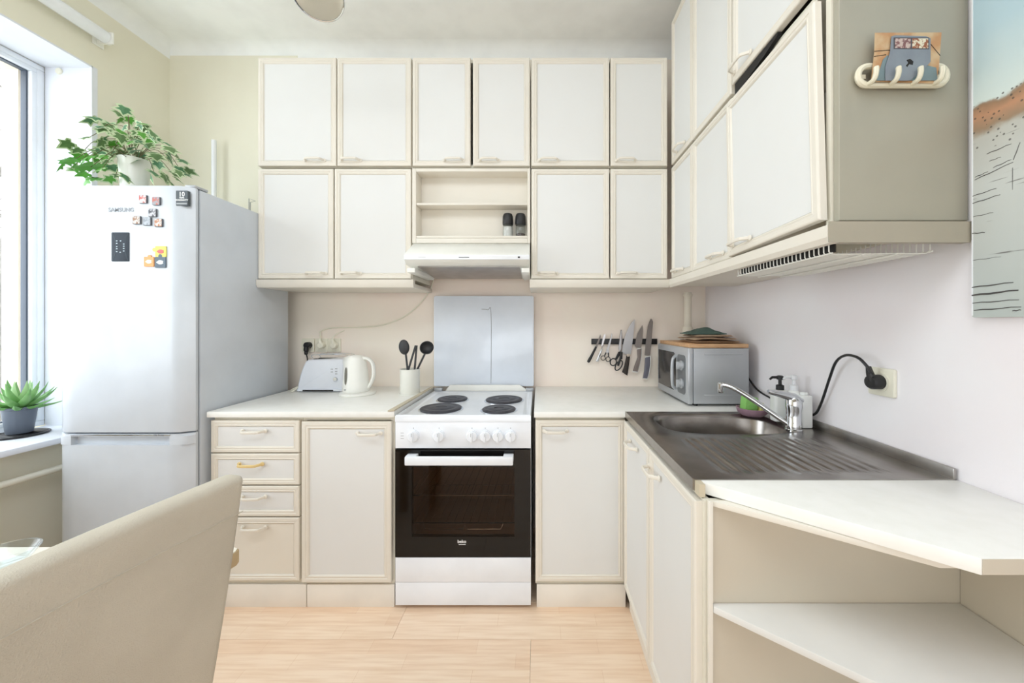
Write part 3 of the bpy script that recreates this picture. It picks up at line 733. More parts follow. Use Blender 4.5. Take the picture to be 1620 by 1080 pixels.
# ---------------------------------------------------------------- ivy on fridge
IV = [mat('ivy_green_dark', (62, 112, 76), .5, rgb2=(96, 146, 100), scale=60), mat('ivy_cream', (214, 224, 190), .5, rgb2=(150, 184, 128), scale=80),
      mat('ivy_green_bright', (96, 168, 58), .45, rgb2=(70, 140, 50), scale=60), mat('ivy_green_mid', (104, 138, 82), .5, rgb2=(74, 108, 66), scale=60)]
def ivy_leaf(mi, edge):
    bm = bmesh.new()
    out = [(0, -.02), (-.28, -.16), (-.55, .0), (-.38, .20), (-.70, .50), (-.30, .56), (-.20, .74), (0, 1.05), (.20, .74), (.30, .56), (.70, .50), (.38, .20), (.55, .0), (.28, -.16)]
    c = bm.verts.new((0, .25, .05)); n = len(out)
    def zf(x, y_): return -.22*abs(x)-.12*max(0, y_-.4)**1.5+.05
    a = [bm.verts.new((x*.70, .25+(y_-.25)*.72, zf(x*.70, y_))) for x, y_ in out]; b_ = [bm.verts.new((x, y_, zf(x, y_))) for x, y_ in out]
    for k in range(n):
        j = (k+1) % n
        f = bm.faces.new((c, a[k], a[j])); f.material_index = 0
        f = bm.faces.new((a[k], b_[k], b_[j], a[j])); f.material_index = 1 if edge else 0
    me = bpy.data.meshes.new('leaf'); bm.to_mesh(me); bm.free(); me.materials.append(IV[mi]); me.materials.append(IV[1])
    return me
LV = [ivy_leaf(0, True), ivy_leaf(2, False), ivy_leaf(3, True), ivy_leaf(0, True), ivy_leaf(2, True)]
pvx, pvy = PX(213, 1.72), 1.72
iv = thing('potted_ivy', (pvx, pvy, ztop), 'trailing variegated ivy in a white pot on top of the fridge', 'plant')
pot_h = .19
lathe('pot', (pvx, pvy, ztop), [(0, 0), (.040, 0), (.043, .004), (.054, pot_h-.01), (.057, pot_h), (.053, pot_h), (.050, pot_h-.03), (0, pot_h-.03)], CERAM, iv, 32)
lathe('soil', (pvx, pvy, ztop+pot_h-.029), [(0, 0), (.049, 0), (.045, .006), (0, .008)], mat('potting_soil', (70, 52, 40), .95, bump=.6), iv, 20)
sp = [(690, 590), (555, 655), (600, 685), (765, 672), (815, 725), (690, 690), (490, 755), (395, 785), (590, 765), (665, 740), (700, 745), (740, 760), (450, 840), (540, 850), (610, 850), (345, 905), (385, 890), (430, 930), (480, 955), (540, 985), (500, 920), (610, 910), (640, 960), (700, 970), (735, 820), (790, 800), (840, 840), (920, 790), (955, 835), (870, 890), (790, 890), (730, 905), (850, 950), (900, 960), (950, 905), (1020, 930), (970, 980), (940, 1005), (985, 920), (930, 860), (1000, 880), (760, 700), (710, 645), (655, 620), (570, 700), (510, 860), (465, 880), (560, 830), (640, 790), (680, 830), (720, 780), (770, 840), (820, 790), (860, 850), (560, 930), (590, 880), (420, 900), (525, 655), (800, 690), (840, 745), (780, 730)]
rnd = random.Random(4); vines = bmesh.new(); top = Vector((pvx, pvy, ztop+pot_h-.02))
for rep in range(2):
    for i, (cx_, cy_) in enumerate(sp):
        if rep and rnd.random() < .35: continue
        px_ = cx_/3.485+(rnd.uniform(-8, 8) if rep else 0); py_ = cy_/3.485+(rnd.uniform(-8, 8) if rep else 0)
        d = 1.72+rnd.uniform(-.13, .14) if px_ > 165 else 1.62+rnd.uniform(-.07, .08)
        p = Vector((PX(px_, d), d, PZ(py_, d)))
        if p.z < ztop+.03: p.z = ztop+.03+rnd.uniform(0, .02)
        left = px_ < 168
        mi = (rnd.choice((1, 1, 1, 4)) if left and py_ > 240 else rnd.choice((0, 0, 2, 2, 3, 4)))
        if px_ > 215 and py_ > 225: mi = rnd.choice((2, 0, 2, 3))
        o = bpy.data.objects.new('leaf', LV[mi]); COL.objects.link(o); o.parent = iv
        s = rnd.uniform(.040, .060)
        out = (p-top); out.z *= .3; az = math.atan2(out.y, out.x)-PI/2+rnd.uniform(-.7, .7)
        tilt = rnd.uniform(-1.35, -.2)
        R = Matrix.Rotation(az, 4, 'Z') @ Matrix.Rotation(tilt, 4, 'X') @ Matrix.Rotation(rnd.uniform(-.6, .6), 4, 'Y')
        o.matrix_local = Matrix.Translation(p-org(iv)) @ R @ Matrix.Scale(s, 4)
        if not rep and i % 2 == 0:
            mid = top.lerp(p, .5)+Vector((rnd.uniform(-.02, .02), rnd.uniform(-.02, .02), .05+rnd.uniform(0, .03)))
            T(vines, catmull([top+Vector((rnd.uniform(-.03, .03), rnd.uniform(-.03, .03), 0)), mid, p], 5), .0013, 5)
o = link('vines', vines, mat('ivy_stem', (98, 92, 58), .7), iv, True); o['kind'] = 'stuff'
# white rod and wire behind fridge
xx = PX(338.5, 2.19)
o = tube('white_rod', [(xx, 2.19, .0), (xx, 2.19, PZ(222, 2.19))], .0125, WHITE, base=(xx, 2.19, 0), smooth_path=False, n=12)
tag(o, 'white vertical rod standing against wall behind the fridge', 'rod')
xx = PX(398, 2.13)
o = tube('wire_bracket', [(PX(394, 2.12), 2.12, ztop-.001), (PX(394, 2.12), 2.12, PZ(314, 2.12)), (PX(404, 2.12), 2.12, PZ(318, 2.12)), (PX(396, 2.12), 2.12, PZ(320, 2.12)), (PX(396, 2.12), 2.12, ztop-.001)], .002, GREYM, base=(xx, 2.12, ztop), smooth_path=False, n=6)
tag(o, 'small bent grey wire standing on back corner of fridge', 'wire')

# ---------------------------------------------------------------- succulent on sill
ax, ay = PX(31, 1.68), 1.68
tr = thing('round_trivet', (ax, ay, WZ0), 'black round slatted trivet under the sill plant', 'trivet')
bm = bmesh.new()
P = [(ax+.084*math.cos(a), ay+.084*math.sin(a), WZ0+.006) for a in [2*PI*k/36 for k in range(36)]]
T(bm, P, .005, 6, closed=True); link('rim', bm, BLACK, tr, True)
for k in range(-4, 5):
    h = math.sqrt(.082**2-(k*.018)**2); tube('slat', [(ax-h, ay+k*.018, WZ0+.006), (ax+h, ay+k*.018, WZ0+.006)], .004, BLACK, tr, 6, smooth_path=False)
su = thing('potted_succulent', (ax, ay, WZ0+.012), 'spiky green succulent in a slate-grey pot on the window sill', 'plant')
zp = WZ0+.0125
lathe('pot', (ax, ay, zp), [(0, 0), (.037, 0), (.039, .003), (.051, .108), (.0535, .110), (.0535, .120), (.050, .120), (.048, .105), (0, .103)], mat('slate_pot', (92, 100, 112), .5), su, 36)
ALO = mat('succulent_green', (104, 158, 84), .45, rgb2=(140, 184, 120), scale=14); ALT = mat('succulent_pale', (160, 196, 140), .5)
lathe('soil', (ax, ay, zp+.1045), [(0, 0), (.047, 0), (.04, .006), (0, .008)], MATS['potting_soil'], su, 20)
rnd = random.Random(9)
for ring, (cnt, L, el, w_) in enumerate(((8, .128, .12, .016), (8, .140, .52, .018), (6, .140, .90, .019), (4, .125, 1.25, .019))):
    for k in range(cnt):
        az = 2*PI*k/cnt+ring*.5+rnd.uniform(-.12, .12); e = el+rnd.uniform(-.1, .1); l = L*rnd.uniform(.88, 1.08)
        bm = bmesh.new(); secs = []; n = 9
        for i in range(n):
            s = i/(n-1); ee = e+.35*(s-.5)*(1 if ring > 0 else .8)
            c = Vector((math.cos(az), math.sin(az), 0)); p = Vector((ax, ay, zp+.112))+c*(.008+l*s*math.cos(ee))+Vector((0, 0, l*s*math.sin(ee)+.004*ring))
            side = Vector((-math.sin(az), math.cos(az), 0)); up = Vector((-math.cos(az)*math.sin(ee), -math.sin(az)*math.sin(ee), math.cos(ee)))
            ww = w_*(1-(max(0, s-.25)/.75)**1.4)*(.75+.25*min(1, s*4)); th = .006*(1-s)+.0008
            secs.append([bm.verts.new(p+side*ww*a+up*b_) for a, b_ in ((-1, ww*.35), (-.5, ww*.05), (0, -ww*.0), (.5, ww*.05), (1, ww*.35), (.5, -th), (0, -th*1.5), (-.5, -th))])
        for A, C in zip(secs, secs[1:]):
            for j in range(8): bm.faces.new((A[j], A[(j+1) % 8], C[(j+1) % 8], C[j]))
        bm.faces.new(secs[0]); bm.faces.new(secs[-1])
        link('leaf', bm, ALT if (ring == 3) else ALO, su, True)

# roller blind
t = thing('roller_blind', (-2.19, 1.86, 2.69), 'rolled-up white roller blind above the window', 'blind')
bm = bmesh.new(); LA(bm, (0, 0, 0), [(.03, 0), (.03, 1.78)], 20); bmesh.ops.transform(bm, matrix=Matrix.Translation((-2.20, 1.86, 2.70)) @ Matrix.Rotation(PI/2, 4, 'X'), verts=bm.verts[:])
link('roll', bm, WHITE, t, True)
bm = bmesh.new(); B(bm, -2.249, -2.165, 1.862, 1.872, 2.668, 2.728, .004); B(bm, -2.249, -2.245, 1.845, 1.895, 2.66, 2.735, .002)
disc_y(bm, -2.20, 1.872, 1.882, 2.695, .022, 16, .002)
link('end_bracket', bm, KETT, t, True)
# radiator pipe + radiator
t = thing('radiator', (-2.2, 1.0, .1), 'cream radiator and pipe on the wall below the window sill', 'radiator')
RADM = mat('radiator_paint', (232, 228, 212), .4)
tube('pipe', [(-2.195, 1.42, .59), (-2.195, 1.55, .585), (-2.195, 2.2, .585)], .015, RADM, t, 12)
for k in range(10):
    y_ = 1.40-k*.085
    prism('column', rrect(y_-.038, y_+.038, .10, .64, .03), -2.235, -2.155, RADM, t, .01, 'X')

# ---------------------------------------------------------------- back wall: outlet, toaster, kettle, utensils
YW = YB
ot = thing('triple_socket', (PX(509, YW), YW, PZ(546, YW)), 'cream triple wall socket above the toaster', 'socket')
for p in (487, 508.5, 528.5):
    x, z = PX(p, YW-.01), PZ(546, YW-.01); s = .038
    prism('plate', rrect(x-s, x+s, z-s*1.1, z+s*1.1, .006), YW-.010, YW-.0003, OUTL, ot, .002)
    bm = bmesh.new(); disc_y(bm, x, YW-.012, YW-.0101, z, .025, 24); link('socket_ring', bm, OUTL, ot, True)
def plug(p, m, lb, name='power_plug', py_=546):
    x, z = PX(p, YW-.03), PZ(py_, YW-.03)
    bm = bmesh.new(); disc_y(bm, x, YW-.045, YW-.0125, z, .019, 20, .004); return x, z, bm
x, z, bm = plug(486.5, BLACK, '')
T(bm, catmull([(x, YW-.04, z-.01), (x-.001, YW-.042, z-.035), (x-.001, YW-.04, z-.055)]), [.014]*6+[.010]*6+[.008], 10)
q = thing('black_plug', (x, YW-.03, z), 'black plug with cord in the left socket above the toaster', 'plug')
link('plug', bm, BLACK, q, True)
tube('cord', [(x-.001, YW-.04, z-.05), (x, YW-.03, z-.09), (x-.01, YW-.02, z-.17), (x-.04, YW-.02, z-.22), (x-.02, 2.222, CT+.006), (-1.25, 2.222, CT+.006)], .0035, BLACK, q, 8)
for p, route, lb in ((508, [(508, 527), (508, 524), (526, 518.5), (574, 517.5), (610, 513), (642, 499.5), (665, 480), (680, 460), (687, 440)], 'white plug in middle socket with cable rising to the cooker hood'),
                     (528, None, 'white plug in the right socket above the kettle')):
    x, z, bm = plug(p, KETT, lb); T(bm, [(x, YW-.035, z+.01), (x-.006, YW-.035, z+.036)], [.012, .007], 10)
    q = thing('white_plug', (x, YW-.03, z), lb, 'plug'); link('plug', bm, OUTL, q, True)
    if route:
        tube('cord', [(x, YW-.03, z+.015), (x-.006, YW-.03, z+.045)]+[(PX(a, YW), YW-.006, PZ(b_, YW)) for a, b_ in route], .004, COUNTE if False else OUTL, q, 8)
    else:
        tube('cord', [(x, YW-.03, z+.015), (x-.004, YW-.03, z+.05), (x+.02, YW-.008, z+.075), (x+.05, YW-.006, z+.088)], .003, OUTL, q, 8)
# toaster
d = 2.05
t = thing('toaster', (PX(507, d), d+.08, CT), 'white two-slot toaster on the left worktop', 'toaster')
TOW = mat('toaster_white', (228, 233, 242), .3, coat=.3)
def tp(a, b_): return (PX(460+a/6.75, d), PZ(520+b_/6.75, d))
sh = [tp(62, 645), tp(68, 600), tp(90, 500), (tp(120, 410)), tp(150, 350), tp(180, 330), tp(520, 322), tp(560, 335), tp(572, 380), tp(572, 640), tp(560, 660), tp(75, 665)]
bm = bmesh.new(); PR(bm, sh, d, d+.142, .014, 'Y', 4); link('body', bm, TOW, t, True)
bm = bmesh.new(); PR(bm, rrect(tp(45, 0)[0], tp(580, 0)[0], d-.006, d+.148, .03), CT+.004, CT+.017, .003, 'Z'); link('base', bm, TOW, t, True)
box('base_slot', tp(135, 0)[0], tp(460, 0)[0], d-.0075, d-.005, CT+.006, CT+.013, BLACK, t)
for yy in (d+.035, d+.085): box('bread_slot', tp(200, 0)[0], tp(500, 0)[0], yy, yy+.022, tp(0, 326)[1]-.006, tp(0, 326)[1]+.0005, BLACK, t)
zt = tp(0, 318)[1]
tube('bun_rack', [(tp(190, 0)[0], d+.04, zt-.004), (tp(200, 0)[0], d+.04, zt+.018), (tp(540, 0)[0], d+.04, zt+.018), (tp(565, 0)[0], d+.04, zt-.006)], .002, CHROME, t, 6)
tube('bun_rack', [(tp(190, 0)[0], d+.115, zt-.004), (tp(200, 0)[0], d+.115, zt+.018), (tp(540, 0)[0], d+.115, zt+.018), (tp(565, 0)[0], d+.115, zt-.006)], .002, CHROME, t, 6)
x, z = tp(480, 537); bm = bmesh.new(); disc_y(bm, x, d-.010, d+.001, z, .012, 20, .002); link('knob', bm, CHROME, t, True)
for a, b_ in ((440, 430), (440, 460), (485, 425), (485, 455), (485, 480)):
    x, z = tp(a, b_); box('button', x-.006, x+.006, d-.003, d+.001, z-.0022, z+.0022, SILVER, t, .0008)
for yy in (d+.02, d+.12):
    for a in (80, 540): lathe('foot', (tp(a, 0)[0], yy, CT), [(0, 0), (.008, 0), (.008, .006), (0, .006)], BLACK, t, 10)
tube('toaster_loose_cord', [(-1.30, 2.16, CT+.07), (-1.36, 2.12, CT+.03), (-1.40, 2.08, CT+.008), (-1.37, 2.04, CT+.006), (-1.36, 2.10, CT+.03)], .004, OUTL, t, 8)
# kettle
d = 1.985; kx = PX(566, d)
t = thing('electric_kettle', (kx, d, CT), 'cream-white jug kettle beside the toaster', 'kettle')
kb = (kx+.0, d, CT)
lathe('power_base', kb, [(0, 0), (.088, 0), (.092, .005), (.09, .013), (.07, .017), (0, .017)], KETT, t, 36, sx=1.0)
bm = bmesh.new(); kz0 = CT+.0175; n = 40
prof = [(.066, 0), (.069, .006), (.067, .03), (.061, .10), (.054, .155), (.047, .178), (.034, .192), (.0, .198)]
rings = []
for r, z in prof:
    off = -.004*(z/.19)
    rings.append([bm.verts.new((kb[0]-.008+off+r*math.cos(2*PI*k/n)*(1.0 if r > 0 else 0), kb[1]+r*.95*math.sin(2*PI*k/n), kz0+z)) for k in range(n)] if r else [bm.verts.new((kb[0]-.012, kb[1], kz0+z))])
for ri, R in enumerate(rings):     # spout
    z = prof[ri][1]
    if len(R) > 1 and .12 < z < .185:
        for v in R:
            dx = (v.co.x-kb[0])
            a = math.atan2(v.co.y-kb[1], -dx); k_ = math.exp(-(a/.35)**2); v.co.x -= .016*k_*(z/.178); v.co.z += .004*k_
for A, C in zip(rings, rings[1:]):
    for k in range(n):
        if len(C) > 1: bm.faces.new((A[k], A[(k+1) % n], C[(k+1) % n], C[k]))
        else: bm.faces.new((A[k], A[(k+1) % n], C[0]))
bm.faces.new(rings[0]); link('body', bm, KETT, t, True)
def kp(a, b_): return PX(460+a/6.75, d), PZ(520+b_/6.75, d)
hp = [kp(760, 312), kp(820, 318), kp(868, 360), kp(885, 430), kp(880, 520), kp(850, 590), kp(815, 640)]
tube('handle', [(a, d, b_) for a, b_ in hp], .0095, KETT, t, 10, flat=1.3)
# water gauge on front-left of body
bm = bmesh.new(); ga = math.radians(245)
secs = []
for k in range(11):
    s = -1+2*k/10; z = .088+s*.048; r = .061-.0+(-.060*(z-.10))+.0008+.0012; ww = .15*math.sqrt(max(0, 1-s*s))+.005
    secs.append([bm.verts.new((kb[0]-.008-.004*(z/.19)+r*math.cos(ga+q_), kb[1]+r*.95*math.sin(ga+q_)-.0006, kz0+z)) for q_ in (-ww, 0, ww)])
for A, C in zip(secs, secs[1:]):
    for j in range(2): bm.faces.new((A[j], A[j+1], C[j+1], C[j]))
link('water_gauge', bm, mat('smoked_gauge', (120, 118, 108), .25), t, True)
bm = bmesh.new(); r = .0695
xg, yg = kb[0]-.008+r*math.cos(ga), kb[1]+r*.95*math.sin(ga)
B(bm, xg-.005, xg+.005, yg-.002, yg+.003, kz0+.014, kz0+.019, .001); link('switch', bm, GREYM, t)
# utensil pot
d = 2.0; ux_ = PX(648.5, d)
t = thing('utensil_pot', (ux_, d, CT), 'white ceramic utensil pot near the cooker', 'pot')
lathe('pot', (ux_, d, CT+.004), [(0, 0), (.050, 0), (.052, .003), (.052, .128), (.0535, .132), (.049, .132), (.048, .01), (0, .01)], CERAM, t, 36)
lathe('saucer', (ux_, d, CT), [(0, 0), (.056, 0), (.058, .003), (.056, .0045), (0, .004)], CERAM, t, 36)
UT = mat('dark_nylon', (52, 52, 54), .45)
def up_(a, b_): return PX(460+a/6.75, d), PZ(520+b_/6.75, d)
def utensil(name, label, head, shaft, cat, kind):
    base = (ux_, d, CT+.02); q = thing(name, base, label, cat)
    p0, p1 = up_(*shaft[0]), up_(*shaft[1]); v = Vector((p0[0]-p1[0], 0, p0[1]-p1[1])).normalized()
    # carry the handle down inside the pot
    low = Vector((p1[0], shaft[2], p1[1]))-v*.09
    low.x = max(min(low.x, ux_+.036), ux_-.036)
    tube('handle', [tuple(low), (p1[0], shaft[2], p1[1]), (p0[0], shaft[2], p0[1])], .0055, UT, q, 8, smooth_path=False, flat=.7)
    if kind == 'spoon':
        c = up_(*head); bm = bmesh.new(); LA(bm, (0, 0, 0), [(0, -.010), (.014, -.008), (.022, -.002), (.024, .002), (.021, 0), (.012, -.005), (0, -.007)], 24)
        ang = math.atan2(v.x, v.z)
        Mx = Matrix.Translation((c[0], shaft[2], c[1])) @ Matrix.Rotation(ang, 4, 'Y') @ Matrix.Rotation(PI/2, 4, 'X') @ Matrix.Diagonal((1.4/1.15, 1.72, 1, 1)) @ Matrix.Rotation(PI, 4, 'X')
        bmesh.ops.transform(bm, matrix=Mx, verts=bm.verts[:]); link('bowl', bm, UT, q, True)
    elif kind == 'ladle':
        c = up_(*head); bm = bmesh.new(); LA(bm, (0, 0, 0), [(0, -.034), (.02, -.030), (.034, -.012), (.038, .004), (.036, .004), (.03, -.012), (.016, -.026), (0, -.03)], 28)
        Mx = Matrix.Translation((c[0], shaft[2]+.012, c[1])) @ Matrix.Rotation(.3, 4, 'Y') @ Matrix.Rotation(PI/2-.35, 4, 'X')
        bmesh.ops.transform(bm, matrix=Mx, verts=bm.verts[:]); link('bowl', bm, UT, q, True)
    else:
        c = up_(*head); bm = bmesh.new(); t0 = Vector((c[0], shaft[2], c[1])); T(bm, [t0-v*.03, t0, t0+v*.012], [.0075, .008, .004], 8); link('grip', bm, UT, q, True)
utensil('cooking_spoon', 'dark oval cooking spoon at left in the utensil pot', (1212, 195), ((1232, 270), (1250, 425), 1.995), 'spoon', 'spoon')
utensil('ladle', 'dark round ladle leaning right out of the utensil pot', (1440, 205), ((1425, 270), (1350, 425), 2.01), 'ladle', 'ladle')
q = thing('kitchen_tongs', (ux_, 2.0, CT+.02), 'thin dark tongs with two narrow arms, between spoon and ladle in the pot', 'tongs')
for top_, bot_, yy in (((1350, 175), (1275, 425), 1.975), ((1356, 175), (1335, 425), 1.982)):
    a, b_ = up_(*top_), up_(*bot_); v = Vector((a[0]-b_[0], 0, a[1]-b_[1])).normalized(); low = Vector((b_[0], yy, b_[1]))-v*.08
    tube('arm', [tuple(low), (b_[0], yy, b_[1]), (a[0], yy, a[1])], .0055, UT, q, 8, smooth_path=False, flat=.5)

# ---------------------------------------------------------------- knife rack
YK = YB
def kk(a, b_, d=YK-.02): return (PX(920+a/9, d), PZ(490+b_/9, d))
o = prism('knife_rack', [kk(145, 492), kk(1082, 492), kk(1082, 412), kk(145, 412)], YK-.016, YK-.0005, BLACK, bev=.002, base=(*[kk(600, 450)[0]], YK, kk(600, 450)[1])); tag(o, 'black magnetic knife strip on the back wall', 'knife rack')
BLADE = mat('blade_steel', (190, 190, 192), .3, .85); BLADD = mat('grey_coated_blade', (138, 130, 126), .45, .3)
def piece(name, pts, m, par, y0=-.0205, y1=-.0170, bev=0): return prism(name, [kk(*p) for p in pts], YK+y0, YK+y1, m, par, bev)
def kthing(name, c, label, cat): x, z = kk(*c); return thing(name, (x, YK-.018, z), label, cat)
q = kthing('paring_knife', (180, 540), 'small knife with black handle, leftmost on the magnetic strip', 'knife')
piece('blade', [(268, 350), (275, 385), (225, 530), (198, 522), (235, 430)], BLADD, q)
piece('handle', [(195, 518), (220, 530), (150, 680), (118, 745), (92, 752), (78, 735), (90, 705), (130, 640)], BLACK, q, -.028, -.0166, .003)
q = kthing('vegetable_peeler', (270, 560), 'slim silver peeler next to the paring knife', 'peeler')
piece('blade', [(320, 345), (342, 350), (335, 400), (300, 520), (280, 515), (300, 420)], CHROME, q)
piece('handle', [(298, 500), (312, 505), (245, 735), (210, 740), (205, 720), (262, 590)], CHROME, q, -.026, -.0166, .003)
def ringp(c, rx, ry, rot, m, par, r):
    P = []
    for k in range(24):
        a = 2*PI*k/24; x, y_ = rx*math.cos(a), ry*math.sin(a); P.append(kk(c[0]+x*math.cos(rot)-y_*math.sin(rot), c[1]+x*math.sin(rot)+y_*math.cos(rot)))
    bm = bmesh.new(); T(bm, [(a, YK-.024, b_) for a, b_ in P], r, 8, closed=True); return link('finger_loop', bm, m, par, True)
q = kthing('small_scissors', (370, 560), 'small scissors with thin black loops on the magnetic strip', 'scissors')
piece('blade', [(432, 330), (440, 345), (385, 600), (345, 625), (358, 560)], BLADE, q)
piece('blade', [(425, 340), (437, 360), (392, 560), (388, 640), (370, 640), (372, 560)], BLADE, q, -.024, -.0207)
ringp((306, 685), 30, 32, 0, BLACK, q, .0022); ringp((376, 702), 30, 34, 0, BLACK, q, .0022)
piece('shank', [(340, 600), (352, 615), (328, 665), (318, 655)], BLACK, q, -.0265, -.022); piece('shank', [(375, 605), (390, 610), (388, 672), (376, 672)], BLACK, q, -.0265, -.0245)
q = kthing('large_scissors', (550, 560), 'large kitchen scissors with black handles on the magnetic strip', 'scissors')
piece('blade', [(556, 285), (574, 285), (582, 420), (575, 600), (545, 600), (530, 520)], BLADD, q)
piece('blade', [(562, 290), (570, 300), (560, 560), (535, 600), (525, 540)], BLADE, q, -.024, -.0207)
piece('shank', [(520, 595), (550, 590), (545, 640), (500, 710), (470, 700)], BLACK, q, -.029, -.0242, .001); piece('shank', [(545, 600), (582, 600), (578, 700), (560, 700), (530, 800), (500, 790), (535, 690)], BLACK, q, -.029, -.0242, .001)
ringp((450, 742), 44, 50, .2, BLACK, q, .0035); ringp((528, 790), 40, 78, .55, BLACK, q, .0035)
q = kthing('chef_knife', (670, 450), 'large silver chef knife with dark wood handle, widest on the strip', 'knife')
piece('blade', [(757, 135), (755, 210), (742, 330), (712, 560), (700, 640), (640, 640), (578, 600), (590, 500), (615, 390), (655, 280), (705, 190)], BLADE, q)
piece('handle', [(638, 655), (688, 640), (672, 780), (650, 935), (575, 885), (610, 790)], mat('dark_wood_handle', (44, 34, 28), .5), q, -.030, -.0166, .003)
piece('bolster', [(642, 628), (695, 628), (690, 660), (645, 665)], mat('pale_bolster', (205, 190, 175), .4, .4), q, -.0305, -.0166, .001)
GH = mat('taupe_rubber', (128, 116, 112), .6); GH2 = mat('slate_rubber', (108, 108, 120), .6); WE = mat('white_handle_edge', (225, 224, 220), .5)
q = kthing('grey_knife', (820, 500), 'grey knife with taupe handle, second from the right on the strip', 'knife')
piece('blade', [(868, 215), (876, 270), (870, 400), (850, 540), (770, 535), (760, 510), (775, 420), (800, 330)], BLADD, q)
piece('handle', [(792, 560), (850, 545), (848, 640), (826, 760), (795, 880), (728, 870), (765, 760), (795, 680)], GH, q, -.031, -.0166, .003)
piece('handle_edge', [(775, 568), (800, 545), (845, 538), (858, 552), (852, 660), (828, 780), (800, 888), (725, 884), (722, 866), (790, 872), (838, 700), (845, 556), (805, 556)], WE, q, -.0295, -.0168)
q = kthing('bread_knife', (950, 500), 'long grey knife with slate handle, rightmost on the strip', 'knife')
piece('blade', [(980, 128), (1002, 130), (1018, 170), (1000, 400), (978, 650), (898, 645), (915, 480), (945, 230)], BLADD, q)
piece('handle', [(905, 675), (968, 660), (972, 760), (952, 900), (930, 975), (872, 968), (893, 860)], GH2, q, -.031, -.0166, .003)
piece('handle_edge', [(892, 685), (915, 660), (968, 652), (982, 660), (978, 790), (955, 920), (934, 984), (868, 978), (868, 966), (926, 970), (962, 800), (966, 668), (920, 672)], WE, q, -.0295, -.0168)

# pipe in the corner
px_, py_ = PX(1088, 2.17), 2.17
t = thing('wall_pipe', (px_, py_, CT), 'cream painted pipe running up the corner behind the microwave', 'pipe')
lathe('pipe', (px_, py_, CT+.0), [(.021, 0), (.021, 1.432-CT)], PIPEP, t, 20)
lathe('collar', (px_, py_, PZ(467, 2.17)), [(.022, -.006), (.026, -.006), (.026, .006), (.022, .006)], PIPEP, t, 20)
lathe('collar', (px_, py_, PZ(523, 2.17)), [(.022, -.035), (.031, -.035), (.031, -.01), (.027, .02), (.024, .025)], PIPEP, t, 20)

# ---------------------------------------------------------------- microwave
md = 1.685
t = thing('microwave', (.83, 1.9, CT), 'silver microwave with window and two knobs, in the worktop corner', 'microwave')
mx0, mx1, my0, my1, mz0, mz1 = .712, .968, md, 2.11, CT+.012, PZ(551, md)
box('body', mx0, mx1, my0, my1, mz0, mz1, SILVER, t, .004)
box('side_emboss', mx0+.05, mx1-.03, my0-.0015, my0+.001, mz1-.030, mz1-.022, SILVER, t, .0007)
box('side_emboss', mx0+.05, mx1-.03, my0-.0015, my0+.001, mz0+.035, mz0+.043, SILVER, t, .0007)
fx = mx0-.026
SILV2 = mat('silver_facia', (190, 193, 197), .35, .4)
box('front_frame', fx, mx0-.0005, my0-.001, my1+.001, mz0-.002, mz1+.002, SILV2, t, .007)
dd = thing('x', (0, 0, 0), None, None); COL.objects.unlink(dd); bpy.data.objects.remove(dd)
ya, yb_ = 1.83, 2.09
GLB = mat('black_window_glass', (38, 40, 42), .12)
dr = prism('door_window', [(my1-.02, mz0+.035), (my1-.02, mz1-.03), (1.86, mz1-.03), (1.83, mz1-.05), (1.83, mz0+.05), (1.86, mz0+.035)], fx-.002, fx+.002, GLB, t, 0, 'X')
prism('control_facia', rrect(my0+.025, 1.81, mz0+.035, mz1-.035, .02), fx-.0015, fx+.002, mat('dark_silver', (120, 124, 128), .4, .4), t, 0, 'X')
tube('handle', [(fx, 1.835, mz1-.045), (fx-.02, 1.82, mz1-.065), (fx-.024, 1.818, (mz0+mz1)/2), (fx-.02, 1.82, mz0+.065), (fx, 1.835, mz0+.045)], .008, SILV2, t, 10)
for z in (mz0+.085, mz1-.085):
    bm = bmesh.new(); LA(bm, (0, 0, 0), [(0, 0), (.024, 0), (.024, .006), (.020, .008), (.019, .022), (0, .024)], 24); B(bm, -.019, .019, -.004, .004, .02, .028, .001)
    bmesh.ops.transform(bm, matrix=Matrix.Translation((fx-.0015, 1.75, z)) @ Matrix.Rotation(-PI/2, 4, 'Y'), verts=bm.verts[:]); link('knob', bm, SILV2, t, True)
for a in (mx0+.02, mx1-.03):
    for b_ in (my0+.03, my1-.03): lathe('foot', (a, b_, CT), [(0, 0), (.012, 0), (.012, .012), (0, .012)], BLACK, t, 12)
tube('power_cord', [(mx1-.01, my1-.05, mz0+.15), (mx1+.02, 1.95, mz0+.17), (mx1+.03, 1.8, mz0+.14), (1.0, 1.68, mz0+.07), (.995, 1.56, CT+.06), (.998, 1.48, CT+.042), (1.002, 1.40, CT+.04), (1.005, 1.34, CT+.048), (1.0, 1.30, PZ(640, 1.30)), (.995, 1.255, PZ(600, 1.255)), (.985, 1.215, PZ(573, 1.215)), (.97, 1.16, PZ(562, 1.16)), (.965, 1.11, PZ(565, 1.11)), (.97, 1.085, PZ(578, 1.085)), (.975, 1.075, PZ(590, 1.075))], .0042, BLACK, t, 8)
